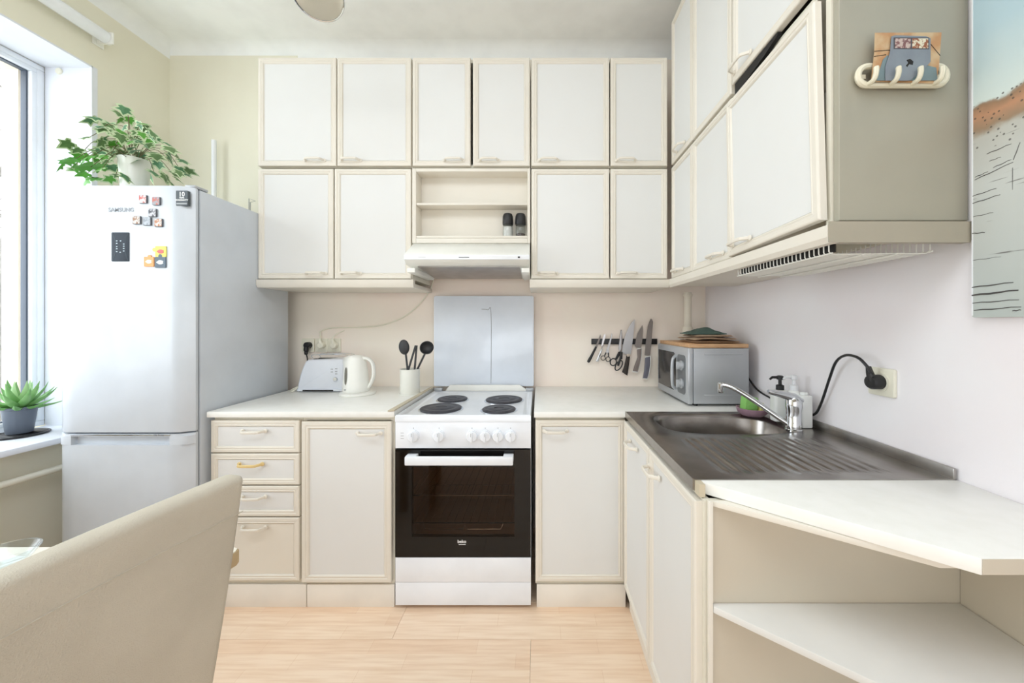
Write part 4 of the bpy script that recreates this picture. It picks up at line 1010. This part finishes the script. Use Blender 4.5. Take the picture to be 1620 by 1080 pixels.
# bamboo board, cloths, oven glove
bz0 = mz1+.002
o = box('bamboo_board', .700, .975, 1.70, 2.115, bz0, bz0+.018, WOODB, bev=.002, base=(.84, 1.9, bz0)); tag(o, 'light wood chopping board lying on the microwave', 'chopping board')
CL1 = mat('beige_cloth', (190, 165, 140), .9, rgb2=(165, 138, 114), scale=30, bump=.4); CL2 = mat('brown_striped_cloth', (168, 128, 92), .9, rgb2=(205, 180, 150), scale=40, stretch=(1, 12, 1), bump=.4)
def cloth(name, x0, x1, y0, y1, zb, zt, m, seed, label):
    rnd = random.Random(seed); t = thing(name, ((x0+x1)/2, (y0+y1)/2, zb), label, 'cloth', 'folded cloths on the microwave')
    L = int((zt-zb)/.0130)
    for l in range(L):
        bm = bmesh.new(); n = 22; nn = 10; z = zb+l*.0136; ph = rnd.uniform(0, 6); a0 = rnd.uniform(0, .02); a1 = rnd.uniform(0, .025)
        top, bot = [], []
        for j in range(nn+1):
            for i in range(n+1):
                u, v = i/n, j/nn; X = x0+a0+(x1-a1-x0-a0)*u; Y = y0+rnd.uniform(0, .001)+(y1-y0)*v+.004*math.sin(u*9+ph)
                e = min(1, min(u, 1-u)*9, min(v, 1-v)*6); dz = .0022*math.sin(u*8+ph)*math.sin(v*4+1)+.003*math.sin(u*3.1)
                top.append(bm.verts.new((X, Y, z+.0052+.0070*e**.5+dz*(l > 0)))); bot.append(bm.verts.new((X, Y, z+.0052-.0048*e**.5+dz*(l > 0))))
        for G_ in (top, bot):
            for j in range(nn):
                for i in range(n): k = j*(n+1)+i; bm.faces.new((G_[k], G_[k+1], G_[k+n+2], G_[k+n+1]))
        bord = [i for i in range(n+1)]+[j*(n+1)+n for j in range(1, nn+1)]+[nn*(n+1)+i for i in range(n-1, -1, -1)]+[j*(n+1) for j in range(nn-1, 0, -1)]
        for k in range(len(bord)):
            a, b_ = bord[k], bord[(k+1) % len(bord)]; bm.faces.new((top[a], top[b_], bot[b_], bot[a]))
        link('fold', bm, m if l % 2 == 0 else (CL1 if m is CL2 else CL2), t, True)
    return t
cz = bz0+.0185
cloth('folded_cloth', .725, .965, 1.72, 1.97, cz, cz+.028, CL2, 2, 'brown folded cloth lying flat on the chopping board, under the beige one')
cloth('folded_cloth', .735, .950, 1.735, 1.94, cz+.0285, cz+.042, CL1, 5, 'beige folded cloth on top of the brown one on the microwave')
bm = bmesh.new(); rnd = random.Random(3)
prof = [PX(1084, 1.82), PX(1140, 1.82)]
hz_ = [.001, .012, .024, .030, .014, .001]
gx = 26; gy = 12; top, bot = [], []
def interp(u):
    k = min(int(u*5), 4); f = u*5-k; f = f*f*(3-2*f); return hz_[k]*(1-f)+hz_[k+1]*f
zb = cz+.0425
for j in range(gy+1):
    for i in range(gx+1):
        u, v = i/gx, j/gy; e = math.sin(PI*min(1, max(0, v)))**.5
        X = prof[0]+(prof[-1]-prof[0])*u; Y = 1.76+.13*v
        top.append(bm.verts.new((X, Y, zb+.004+interp(u)*(.25+.75*e)))); bot.append(bm.verts.new((X, Y, zb)))
for G_ in (top, bot):
    for j in range(gy):
        for i in range(gx): k = j*(gx+1)+i; bm.faces.new((G_[k], G_[k+1], G_[k+gx+2], G_[k+gx+1]))
bord = [i for i in range(gx+1)]+[j*(gx+1)+gx for j in range(1, gy+1)]+[gy*(gx+1)+i for i in range(gx-1, -1, -1)]+[j*(gx+1) for j in range(gy-1, 0, -1)]
for k in range(len(bord)):
    a, b_ = bord[k], bord[(k+1) % len(bord)]; bm.faces.new((top[a], top[b_], bot[b_], bot[a]))
o = link('oven_glove', bm, mat('dark_green_cloth', (72, 92, 84), .9, bump=.4), base=(PX(1117, 1.86), 1.86, zb), smooth=True); tag(o, 'dark green cloth oven glove on top of the folded cloths', 'oven glove')

# ---------------------------------------------------------------- faucet, bottles, sponge
fx_, fy_ = .905, 1.30
t = thing('mixer_tap', (fx_, fy_, ZS), 'chrome single-lever mixer tap with a long swivel spout', 'tap')
lathe('body', (fx_, fy_, ZS+.0), [(0, 0), (.027, 0), (.027, .006), (.0245, .009), (.0245, .030), (.0235, .032), (.0235, .072), (.026, .085), (.026, .108), (.020, .120), (0, .124)], CHROME, t, 32)
sp_ = [(fx_-.015, fy_+.002, ZS+.022), (fx_-.05, fy_+.03, ZS+.05), (fx_-.10, fy_+.065, ZS+.092), (fx_-.145, fy_+.095, ZS+.125), (fx_-.175, fy_+.115, ZS+.140), (fx_-.196, fy_+.125, ZS+.143)]
tube('spout', sp_, .0095, CHROME, t, 14)
lathe('aerator', (fx_-.197, fy_+.126, ZS+.112), [(0, 0), (.010, 0), (.0115, .004), (.0115, .036), (.008, .040), (0, .041)], CHROME, t, 20)
bm = bmesh.new(); T(bm, catmull([(fx_+.018, fy_, ZS+.098), (fx_, fy_, ZS+.116), (fx_-.04, fy_-.005, ZS+.128), (fx_-.085, fy_-.01, ZS+.139), (fx_-.098, fy_-.012, ZS+.143)]), [.018]*4+[.017]*4+[.014]*3+[.010]*4+[.0075]*9+[.006], 12, flat=1.0) if False else None
pp = catmull([(fx_+.012, fy_, ZS+.100), (fx_-.002, fy_, ZS+.116), (fx_-.04, fy_-.005, ZS+.128), (fx_-.085, fy_-.01, ZS+.139), (fx_-.098, fy_-.012, ZS+.143)])
T(bm, pp, [.024-.018*(i/(len(pp)-1))**.7 for i in range(len(pp))], 12, up=(0, 0, 1), flat=1.0)
for v in bm.verts: pass
link('lever', bm, CHROME, t, True)
# bottles on the sink ledge
def pump_bottle(x, y_, h, r, m, pm__, label, rect=False, rot=PI):
    q = thing('soap_bottle', (x, y_, ZS), label, 'bottle')
    bm = bmesh.new()
    if rect: PR(bm, rrect(x-r, x+r, y_-r*.7, y_+r*.7, r*.35), ZS+.001, ZS+h, .006, 'Z', 3)
    else: LA(bm, (x, y_, ZS+.001), [(0, 0), (r*.9, 0), (r, .006), (r, h*.82), (r*.85, h*.92), (r*.4, h), (0, h)], 28)
    link('bottle', bm, m, q, True)
    lathe('collar', (x, y_, ZS+h), [(0, 0), (.014, 0), (.014, .018), (.008, .021), (0, .021)], pm__, q, 20)
    bm = bmesh.new(); LA(bm, (x, y_, ZS+h+.019), [(0, 0), (.006, 0), (.006, .020), (.012, .022), (.012, .034), (.008, .037), (0, .037)], 18)
    T(bm, [(x, y_, ZS+h+.049), (x+math.cos(rot)*.03, y_+math.sin(rot)*.03, ZS+h+.049), (x+math.cos(rot)*.04, y_+math.sin(rot)*.04, ZS+h+.041)], [.006, .005, .004], 8)
    link('pump', bm, pm__, q, True)
BOT = mat('milky_white_plastic', (238, 240, 238), .3); WPL = mat('clear_white_pump', (225, 227, 230), .3)
pump_bottle(PX(1234, 1.43), 1.43, .122, .030, BOT, BLACK, 'white soap bottle with a black pump behind the tap', True)
pump_bottle(PX(1256, 1.38), 1.38, .130, .026, BOT, WPL, 'white soap bottle with a white pump behind the tap')
q = thing('square_bottle', (PX(1272, 1.335), 1.335, ZS), 'squat white bottle right behind the tap body, by the wall', 'bottle')
xx = PX(1273, 1.345); bm = bmesh.new(); PR(bm, rrect(xx-.022, xx+.018, 1.325, 1.365, .008), ZS+.001, ZS+.118, .004, 'Z', 3); link('bottle', bm, BOT, q, True)
prism('cap', rrect(xx-.012, xx+.008, 1.335, 1.355, .006), ZS+.118, ZS+.128, BOT, q, .002, 'Z')
sx_, sy_ = PX(1191, 1.52), 1.525
q = thing('scrubber_dish', (sx_, sy_, ZS), 'shallow mauve dish behind the sink holding a sponge', 'dish')
lathe('dish', (sx_, sy_, ZS+.0005), [(0, 0), (.040, 0), (.055, .012), (.060, .030), (.056, .031), (.050, .014), (.038, .006), (0, .005)], mat('mauve_plastic', (160, 128, 142), .5), q, 30)
o = box('sponge', sx_-.040, sx_+.012, sy_-.022, sy_+.022, ZS+.012, ZS+.075, mat('green_sponge', (138, 196, 106), .95, bump=.8, bscale=200), bev=.005, base=(sx_, sy_, ZS+.01), M=Matrix.Translation((sx_, sy_, ZS+.04)) @ Matrix.Rotation(.12, 4, 'Y') @ Matrix.Translation((-sx_, -sy_, -ZS-.04))); tag(o, 'bright green sponge standing in the mauve dish', 'sponge')
o = box('yellow_sponge', sx_+.018, sx_+.034, sy_-.028, sy_+.02, ZS+.014, ZS+.055, mat('pale_yellow_sponge', (214, 214, 130), .95, bump=.8), bev=.004, base=(sx_, sy_, ZS+.01)); tag(o, 'thin pale yellow sponge at right of the green one', 'sponge')

# right wall socket + plug
ow = thing('wall_socket', (XR, 1.07, 1.07), 'ivory single wall socket above the sink', 'socket')
zc, yc = PZ(605, 1.07), 1.083
prism('plate', rrect(yc-.041, yc+.041, zc-.041, zc+.041, .005), XR-.010, XR-.0005, OUTL, ow, .002, 'X')
bm = bmesh.new(); LA(bm, (0, 0, 0), [(.028, 0), (.028, .002), (.022, .002)], 24); bmesh.ops.transform(bm, matrix=Matrix.Translation((XR-.0102, yc, zc)) @ Matrix.Rotation(-PI/2, 4, 'Y'), verts=bm.verts[:]); link('socket_ring', bm, OUTL, ow, True)
q = thing('microwave_plug', (XR-.03, yc, zc), 'black plug in the ivory socket on the right wall', 'plug')
bm = bmesh.new(); LA(bm, (0, 0, 0), [(0, 0), (.0215, 0), (.0215, .024), (.018, .030), (0, .031)], 24); bmesh.ops.transform(bm, matrix=Matrix.Translation((XR-.0125, yc, zc)) @ Matrix.Rotation(-PI/2, 4, 'Y'), verts=bm.verts[:])
T(bm, [(XR-.034, yc, zc+.005), (XR-.040, yc+.002, zc+.028), (XR-.044, yc+.002, zc+.045)], [.012, .009, .0065], 10)
link('plug', bm, BLACK, q, True)

# ---------------------------------------------------------------- hook rack with postcards on the end panel
yE = YE-.018
t = thing('hook_rack', (PX(1419, yE), yE, PZ(125, yE)), 'ivory oval rail rack with four hooks on the cabinet side', 'rack')
def ep_(a, b_): return PX(1280+a/4.765, yE), PZ(b_/4.765, yE)
c0, c1 = ep_(325, 605), ep_(1000, 605); rad = (ep_(0, 515)[1]-ep_(0, 680)[1])/2-.004
P = []
xl, xr, zc_ = c0[0]+rad+.003, c1[0]-rad-.003, ep_(0, 598)[1]
for k in range(13): a = PI/2+PI*k/12; P.append((xl+rad*math.cos(a), yE-.012, zc_+rad*math.sin(a)))
for k in range(13): a = -PI/2+PI*k/12; P.append((xr+rad*math.cos(a), yE-.012, zc_+rad*math.sin(a)))
IVO = mat('ivory_plastic', (228, 222, 200), .4)
bm = bmesh.new(); T(bm, P, .0068, 8, closed=True); B(bm, xl-.02, xl, yE-.008, yE-.0005, zc_-.004, zc_+.006); B(bm, xr, xr+.02, yE-.008, yE-.0005, zc_-.004, zc_+.006)
link('rail', bm, IVO, t, True)
zb_ = zc_-rad
for a in (400, 562, 722, 880):
    x = ep_(a, 0)[0]
    tube('hook', [(x, yE-.014, zb_), (x, yE-.030, zb_+.001), (x+.001, yE-.035, zb_+.014), (x+.002, yE-.034, zb_+.027)], .0052, IVO, t, 8)
def card(name, pts, y_, m, label, extra=None):
    q = thing(name, (*[ep_(*pts[0])[0]], y_, ep_(*pts[0])[1]), label, 'card'); prism('card', [ep_(*p) for p in pts], y_-.0006, y_, m, q); return q
card('postcard', [(435, 300), (925, 298), (905, 560), (885, 672), (405, 660), (430, 450)], yE-.0205, mat('postcard_tan_print', (190, 142, 98), .5, rgb2=(205, 178, 140), scale=14, thr=(.45, .6)), 'brown landscape postcard standing behind the grey card in the hook rack')
o = COL.objects[-1]
for k, (a, b_) in enumerate((((430, 437), (545, 428)), ((428, 475), (515, 462)), ((840, 380), (915, 470)))):
    pa, pb = ep_(*a), ep_(*b_); tube('print_line', [(pa[0], yE-.0212, pa[1]), (pb[0], yE-.0212, pb[1])], .0008, DARK, bpy.data.objects[o.parent.name], 4, smooth_path=False)
card('teal_card', [(490, 500), (520, 470), (880, 560), (890, 655), (440, 655)], yE-.0222, mat('teal_card_print', (120, 138, 142), .5), 'blue-green card tucked low in the hook rack')
q = card('grey_card', [(545, 335), (575, 328), (800, 335), (832, 350), (832, 520), (790, 570), (680, 660), (500, 660), (500, 560), (535, 450)], yE-.0242, mat('slate_card_print', (134, 142, 150), .5, rgb2=(124, 130, 140), scale=20), 'slate-grey shaped card with two tiny pictures in the hook rack')
q_ = q
for pts, m in (([(560, 345), (820, 345), (820, 430), (560, 428)], mat('card_border', (80, 78, 84), .5)), ([(570, 352), (684, 352), (684, 424), (570, 422)], mat('tiny_picture_a', (196, 176, 166), .5, rgb2=(130, 90, 90), scale=120, thr=(.45, .55))), ([(696, 352), (812, 352), (812, 424), (696, 424)], mat('tiny_picture_b', (222, 214, 190), .5, rgb2=(150, 90, 60), scale=110, thr=(.48, .55)))):
    yy = yE-.0248-(.0003 if 'tiny' in m.name else 0); prism('print', [ep_(*p) for p in pts], yy-.0003, yy, m, q_)
prism('print', [ep_(*p) for p in [(655, 510), (680, 500), (705, 520), (700, 545), (675, 540), (660, 560), (650, 550), (668, 530)]], yE-.0251, yE-.0248, DARK, q_)

# ---------------------------------------------------------------- picture on the right wall
def pic_mat():
    m = bpy.data.materials.new('beach_print'); m.use_nodes = True; nt = m.node_tree; N = nt.nodes; L = nt.links; b = N['Principled BSDF']
    tc = N.new('ShaderNodeTexCoord'); sp = N.new('ShaderNodeSeparateXYZ'); L.new(tc.outputs['Object'], sp.inputs[0])
    n = N.new('ShaderNodeTexNoise'); n.inputs['Scale'].default_value = 14; n.inputs['Detail'].default_value = 6; L.new(tc.outputs['Object'], n.inputs[0])
    ad = N.new('ShaderNodeMath'); ad.operation = 'MULTIPLY_ADD'; ad.inputs[1].default_value = .07; L.new(n.outputs['Fac'], ad.inputs[0]); L.new(sp.outputs['Z'], ad.inputs[2])
    sc_ = N.new('ShaderNodeMath'); sc_.operation = 'DIVIDE'; sc_.inputs[1].default_value = 1.1; L.new(ad.outputs[0], sc_.inputs[0])
    r = N.new('ShaderNodeValToRGB'); cr = r.color_ramp
    st = [(0, (176, 184, 180)), (.30, (196, 200, 196)), (.408, (186, 186, 178)), (.420, (150, 128, 104)), (.445, (184, 138, 106)), (.468, (142, 116, 90)), (.474, (206, 218, 214)), (.62, (178, 202, 210)), (1, (140, 168, 184))]
    for i, (p, c) in enumerate(st):
        e = cr.elements[i] if i < 2 else cr.elements.new(p); e.position = p; e.color = lin(c)
    cr.elements[0].position = 0
    L.new(sc_.outputs[0], r.inputs[0])
    # dark grass strokes and pebbles
    mp = N.new('ShaderNodeMapping'); mp.inputs['Scale'].default_value = (1, 5, 70); mp.inputs['Rotation'].default_value = (.12, 0, 0); L.new(tc.outputs['Object'], mp.inputs[0])
    n2 = N.new('ShaderNodeTexNoise'); n2.inputs['Scale'].default_value = 1.6; n2.inputs['Detail'].default_value = 3; L.new(mp.outputs[0], n2.inputs[0])
    r2 = N.new('ShaderNodeValToRGB'); r2.color_ramp.elements[0].position = .66; r2.color_ramp.elements[1].position = .72; L.new(n2.outputs['Fac'], r2.inputs[0])
    lt = N.new('ShaderNodeMath'); lt.operation = 'LESS_THAN'; lt.inputs[1].default_value = .40; L.new(sp.outputs['Z'], lt.inputs[0])
    mu = N.new('ShaderNodeMath'); mu.operation = 'MULTIPLY'; L.new(r2.outputs[0], mu.inputs[0]); L.new(lt.outputs[0], mu.inputs[1])
    n3 = N.new('ShaderNodeTexVoronoi'); n3.inputs['Scale'].default_value = 95; L.new(tc.outputs['Object'], n3.inputs[0])
    r3 = N.new('ShaderNodeMath'); r3.operation = 'LESS_THAN'; r3.inputs[1].default_value = .22; L.new(n3.outputs['Distance'], r3.inputs[0])
    band = N.new('ShaderNodeMath'); band.operation = 'COMPARE'; band.inputs[1].default_value = .43; band.inputs[2].default_value = .055; L.new(sp.outputs['Z'], band.inputs[0])
    m3 = N.new('ShaderNodeMath'); m3.operation = 'MULTIPLY'; L.new(r3.outputs[0], m3.inputs[0]); L.new(band.outputs[0], m3.inputs[1])
    mx_ = N.new('ShaderNodeMath'); mx_.operation = 'MAXIMUM'; L.new(mu.outputs[0], mx_.inputs[0]); L.new(m3.outputs[0], mx_.inputs[1])
    k8 = N.new('ShaderNodeMath'); k8.operation = 'MULTIPLY'; k8.inputs[1].default_value = .75; L.new(mx_.outputs[0], k8.inputs[0])
    mix = N.new('ShaderNodeMix'); mix.data_type = 'RGBA'; L.new(k8.outputs[0], mix.inputs[0]); L.new(r.outputs[0], mix.inputs[6]); mix.inputs[7].default_value = lin((70, 66, 62))
    L.new(mix.outputs[2], b.inputs['Base Color']); b.inputs['Roughness'].default_value = .5
    return m
py1 = (XR-.018)*F/(1537-VX); pz0 = PZ(502, py1)
t = thing('wall_picture', (XR, py1, pz0), 'large unframed canvas print of a pale beach on the right wall', 'picture')
bm = bmesh.new(); PR(bm, rrect(.15, py1, pz0, pz0+1.1, .006), XR-.018, XR-.001, 0, 'X'); link('canvas', bm, pic_mat(), t)
bm = bmesh.new()
def wp(a, b_):
    px_, py_ = 1380+a/2.455, 200+b_/2.455; d = (XR-.018)*F/(px_-VX); return d, PZ(py_, d)
for (a, b_, c, d_, wd_) in ((388, 625, 548, 605, .0016), (388, 656, 568, 635, .0024), (390, 686, 570, 672, .0012), (395, 714, 578, 700, .0014), (545, 716, 578, 712, .0014), (388, 416, 437, 411, .0012), (392, 351, 470, 334, .0008), (390, 299, 497, 264, .0011), (390, 271, 482, 240, .001), (398, 208, 547, 138, .0011), (470, 160, 540, 128, .0009), (445, 107, 540, 67, .001), (455, 135, 500, 118, .0008), (400, 197, 450, 175, .0009), (548, 130, 575, 60, .0008), (545, 160, 545, 245, .0006), (392, 520, 500, 505, .0006)):
    p, q_ = wp(a, b_), wp(c, d_); n_ = 5
    T(bm, [(XR-.0181, p[0]+(q_[0]-p[0])*k/n_, p[1]+(q_[1]-p[1])*k/n_+.0008*math.sin(k*2)) for k in range(n_+1)], [wd_*(1-.7*abs(k/n_-.35)) for k in range(n_+1)], 5)
o = link('ink_strokes', bm, mat('ink', (78, 76, 74), .6), t); o['kind'] = 'stuff'
bm = bmesh.new(); B(bm, XR-.0182, XR-.0175, py1-.003, py1-.0002, pz0+.004, pz0+1.096); link('edge_line', bm, WHITE, t)

# ---------------------------------------------------------------- ceiling lamp
lz, ld_ = 2.50, 1.40; lx = PX(503, ld_)
t = thing('ceiling_lamp', (lx, ld_, ZC), 'white glass dish lamp with chrome rim hanging from the ceiling', 'lamp')
ax_dir = Vector((.28, -.42, -1)).normalized()
rotm = ax_dir.to_track_quat('-Z', 'Y').to_matrix().to_4x4()
Mx = Matrix.Translation((lx, ld_, PZ(-8, ld_))) @ rotm
OP = mat('opal_glass', (236, 232, 218), .3)
lathe('shade', (0, 0, 0), [(.088, 0), (.084, .03), (.06, .075), (.03, .10), (0, .105), (0, .100), (.028, .096), (.057, .072), (.081, .03), (.086, 0)], OP, t, 36, M=Mx)
o = COL.objects[-1]
bm = bmesh.new(); T(bm, [Mx @ Vector((.088*math.cos(a), .088*math.sin(a), 0)) for a in [2*PI*k/40 for k in range(40)]], .0035, 8, closed=True); link('rim', bm, CHROME, t, True)
lathe('bulb', (0, 0, 0), [(0, .015), (.02, .02), (.028, .04), (.02, .065), (.012, .09), (0, .092)], CERAM, t, 20, M=Mx)
e = Mx @ Vector((0, 0, .10))
tube('rod', [tuple(e), (e.x, e.y, e.z+.05), (e.x, e.y, ZC-.02)], .006, CHROME, t, 10)
lathe('canopy', (e.x, e.y, ZC-.03), [(0, 0), (.05, 0), (.055, .01), (.055, .0295), (0, .0295)], CHROME, t, 28)

# ---------------------------------------------------------------- dining table, chair, glass bowl
t = thing('dining_table', (-1.4, .4, 0), 'cream-topped dining table partly hidden behind the chair', 'table')
out = [(-2.10, .807), (-.666, .807), (-.656, .803), (-.652, .792), (-.70, .60), (-.765, .35), (-.79, .12), (-.80, .02), (-2.10, .02)]
prism('tabletop', out, .722, .752, TABE, t, .002, 'Z')
prism('top_surface', [(a+(.002 if a < -1 else -.002), b_+(.002 if b_ < .1 else -.002)) for a, b_ in out], .7521, .754, TABM, t, 0, 'Z')
for a, b_ in ((-2.03, .74), (-.90, .74), (-.90, .08), (-2.03, .08)): box('leg', a-.022, a+.022, b_-.022, b_+.022, 0, .7215, LEGW, t, .003)
box('apron', -2.0, -.93, .735, .75, .65, .7215, LEGW, t); box('apron', -2.0, -.93, .07, .085, .65, .7215, LEGW, t)
gx_, gy_ = PX(6, .745), .742
o = lathe('glass_bowl', (gx_, gy_, .7545), [(0, 0), (.03, 0), (.034, .003), (.05, .026), (.0505, .028), (.047, .028), (.032, .007), (0, .005)], glass('bowl_glass', (246, 249, 250), .03), base=(gx_, gy_, .7545)); tag(o, 'small clear glass bowl on the dining table', 'bowl')
# chair
t = thing('dining_chair', (-.85, .5, 0), 'beige upholstered chair in the foreground, its back to the camera side', 'chair')
wd = Vector((-.165, -.986, 0)).normalized(); nn_ = Vector((.986, -.165, 0)).normalized()
A0 = Vector((-.578, .728, 0)); ZT = .948; lean = .143; TH = .045
bm = bmesh.new(); nu, nv = 16, 14; WD = .46
def bp(u, v, side):     # u 0..1 along width, v 0..1 bottom to top
    z = .40+(ZT-.016*u-.40)*v; off = -(ZT-z)*lean-.02*(1-v)**2
    curve = -.012*math.sin(PI*u)
    return A0+wd*(u*WD)+nn_*(off+curve-(TH if side else 0))+Vector((0, 0, z))
fr = [[bm.verts.new(bp(i/nu, j/nv, 0)) for i in range(nu+1)] for j in range(nv+1)]
bk = [[bm.verts.new(bp(i/nu, j/nv, 1)) for i in range(nu+1)] for j in range(nv+1)]
for G_ in (fr, bk):
    for j in range(nv):
        for i in range(nu): bm.faces.new((G_[j][i], G_[j][i+1], G_[j+1][i+1], G_[j+1][i]))
for j in range(nv):
    for i in (0, nu): bm.faces.new((fr[j][i], fr[j+1][i], bk[j+1][i], bk[j][i]))
for i in range(nu):
    for j in (0, nv): bm.faces.new((fr[j][i], fr[j][i+1], bk[j][i+1], bk[j][i]))
bmesh.ops.recalc_face_normals(bm, faces=bm.faces[:])
es = [e for e in bm.edges if len(e.link_faces) == 2 and e.link_faces[0].normal.dot(e.link_faces[1].normal) < .5]
bmesh.ops.bevel(bm, geom=es, offset=.014, segments=4, affect='EDGES', profile=.5)
link('backrest', bm, CHAIRF, t, True)
bm = bmesh.new(); P = [bp(u/12, .86, 0)+nn_*.0003 for u in range(13)]; T(bm, P, .0011, 5); link('seam', bm, CHAIRF, t, True)
bm = bmesh.new()
cs = [A0+wd*(.01), A0+wd*(WD-.01)]
o1 = nn_*(-.155); o2 = nn_*(-.56)
PR(bm, [((cs[0]+o1).x, (cs[0]+o1).y), ((cs[1]+o1).x, (cs[1]+o1).y), ((cs[1]+o2).x, (cs[1]+o2).y), ((cs[0]+o2).x, (cs[0]+o2).y)], .40, .475, .012, 'Z', 3)
link('seat', bm, CHAIRF, t, True)
for u_, o_ in ((.03, -.135), (.43, -.135), (.03, -.52), (.43, -.52)):
    c = A0+wd*u_+nn_*o_; M = Matrix.Translation(c) @ Matrix.Rotation(math.atan2(nn_.y, nn_.x), 4, 'Z')
    bm = bmesh.new(); B(bm, -.02, .02, -.02, .02, 0, .398, .003, 2, M); link('leg', bm, LEGW, t, True)
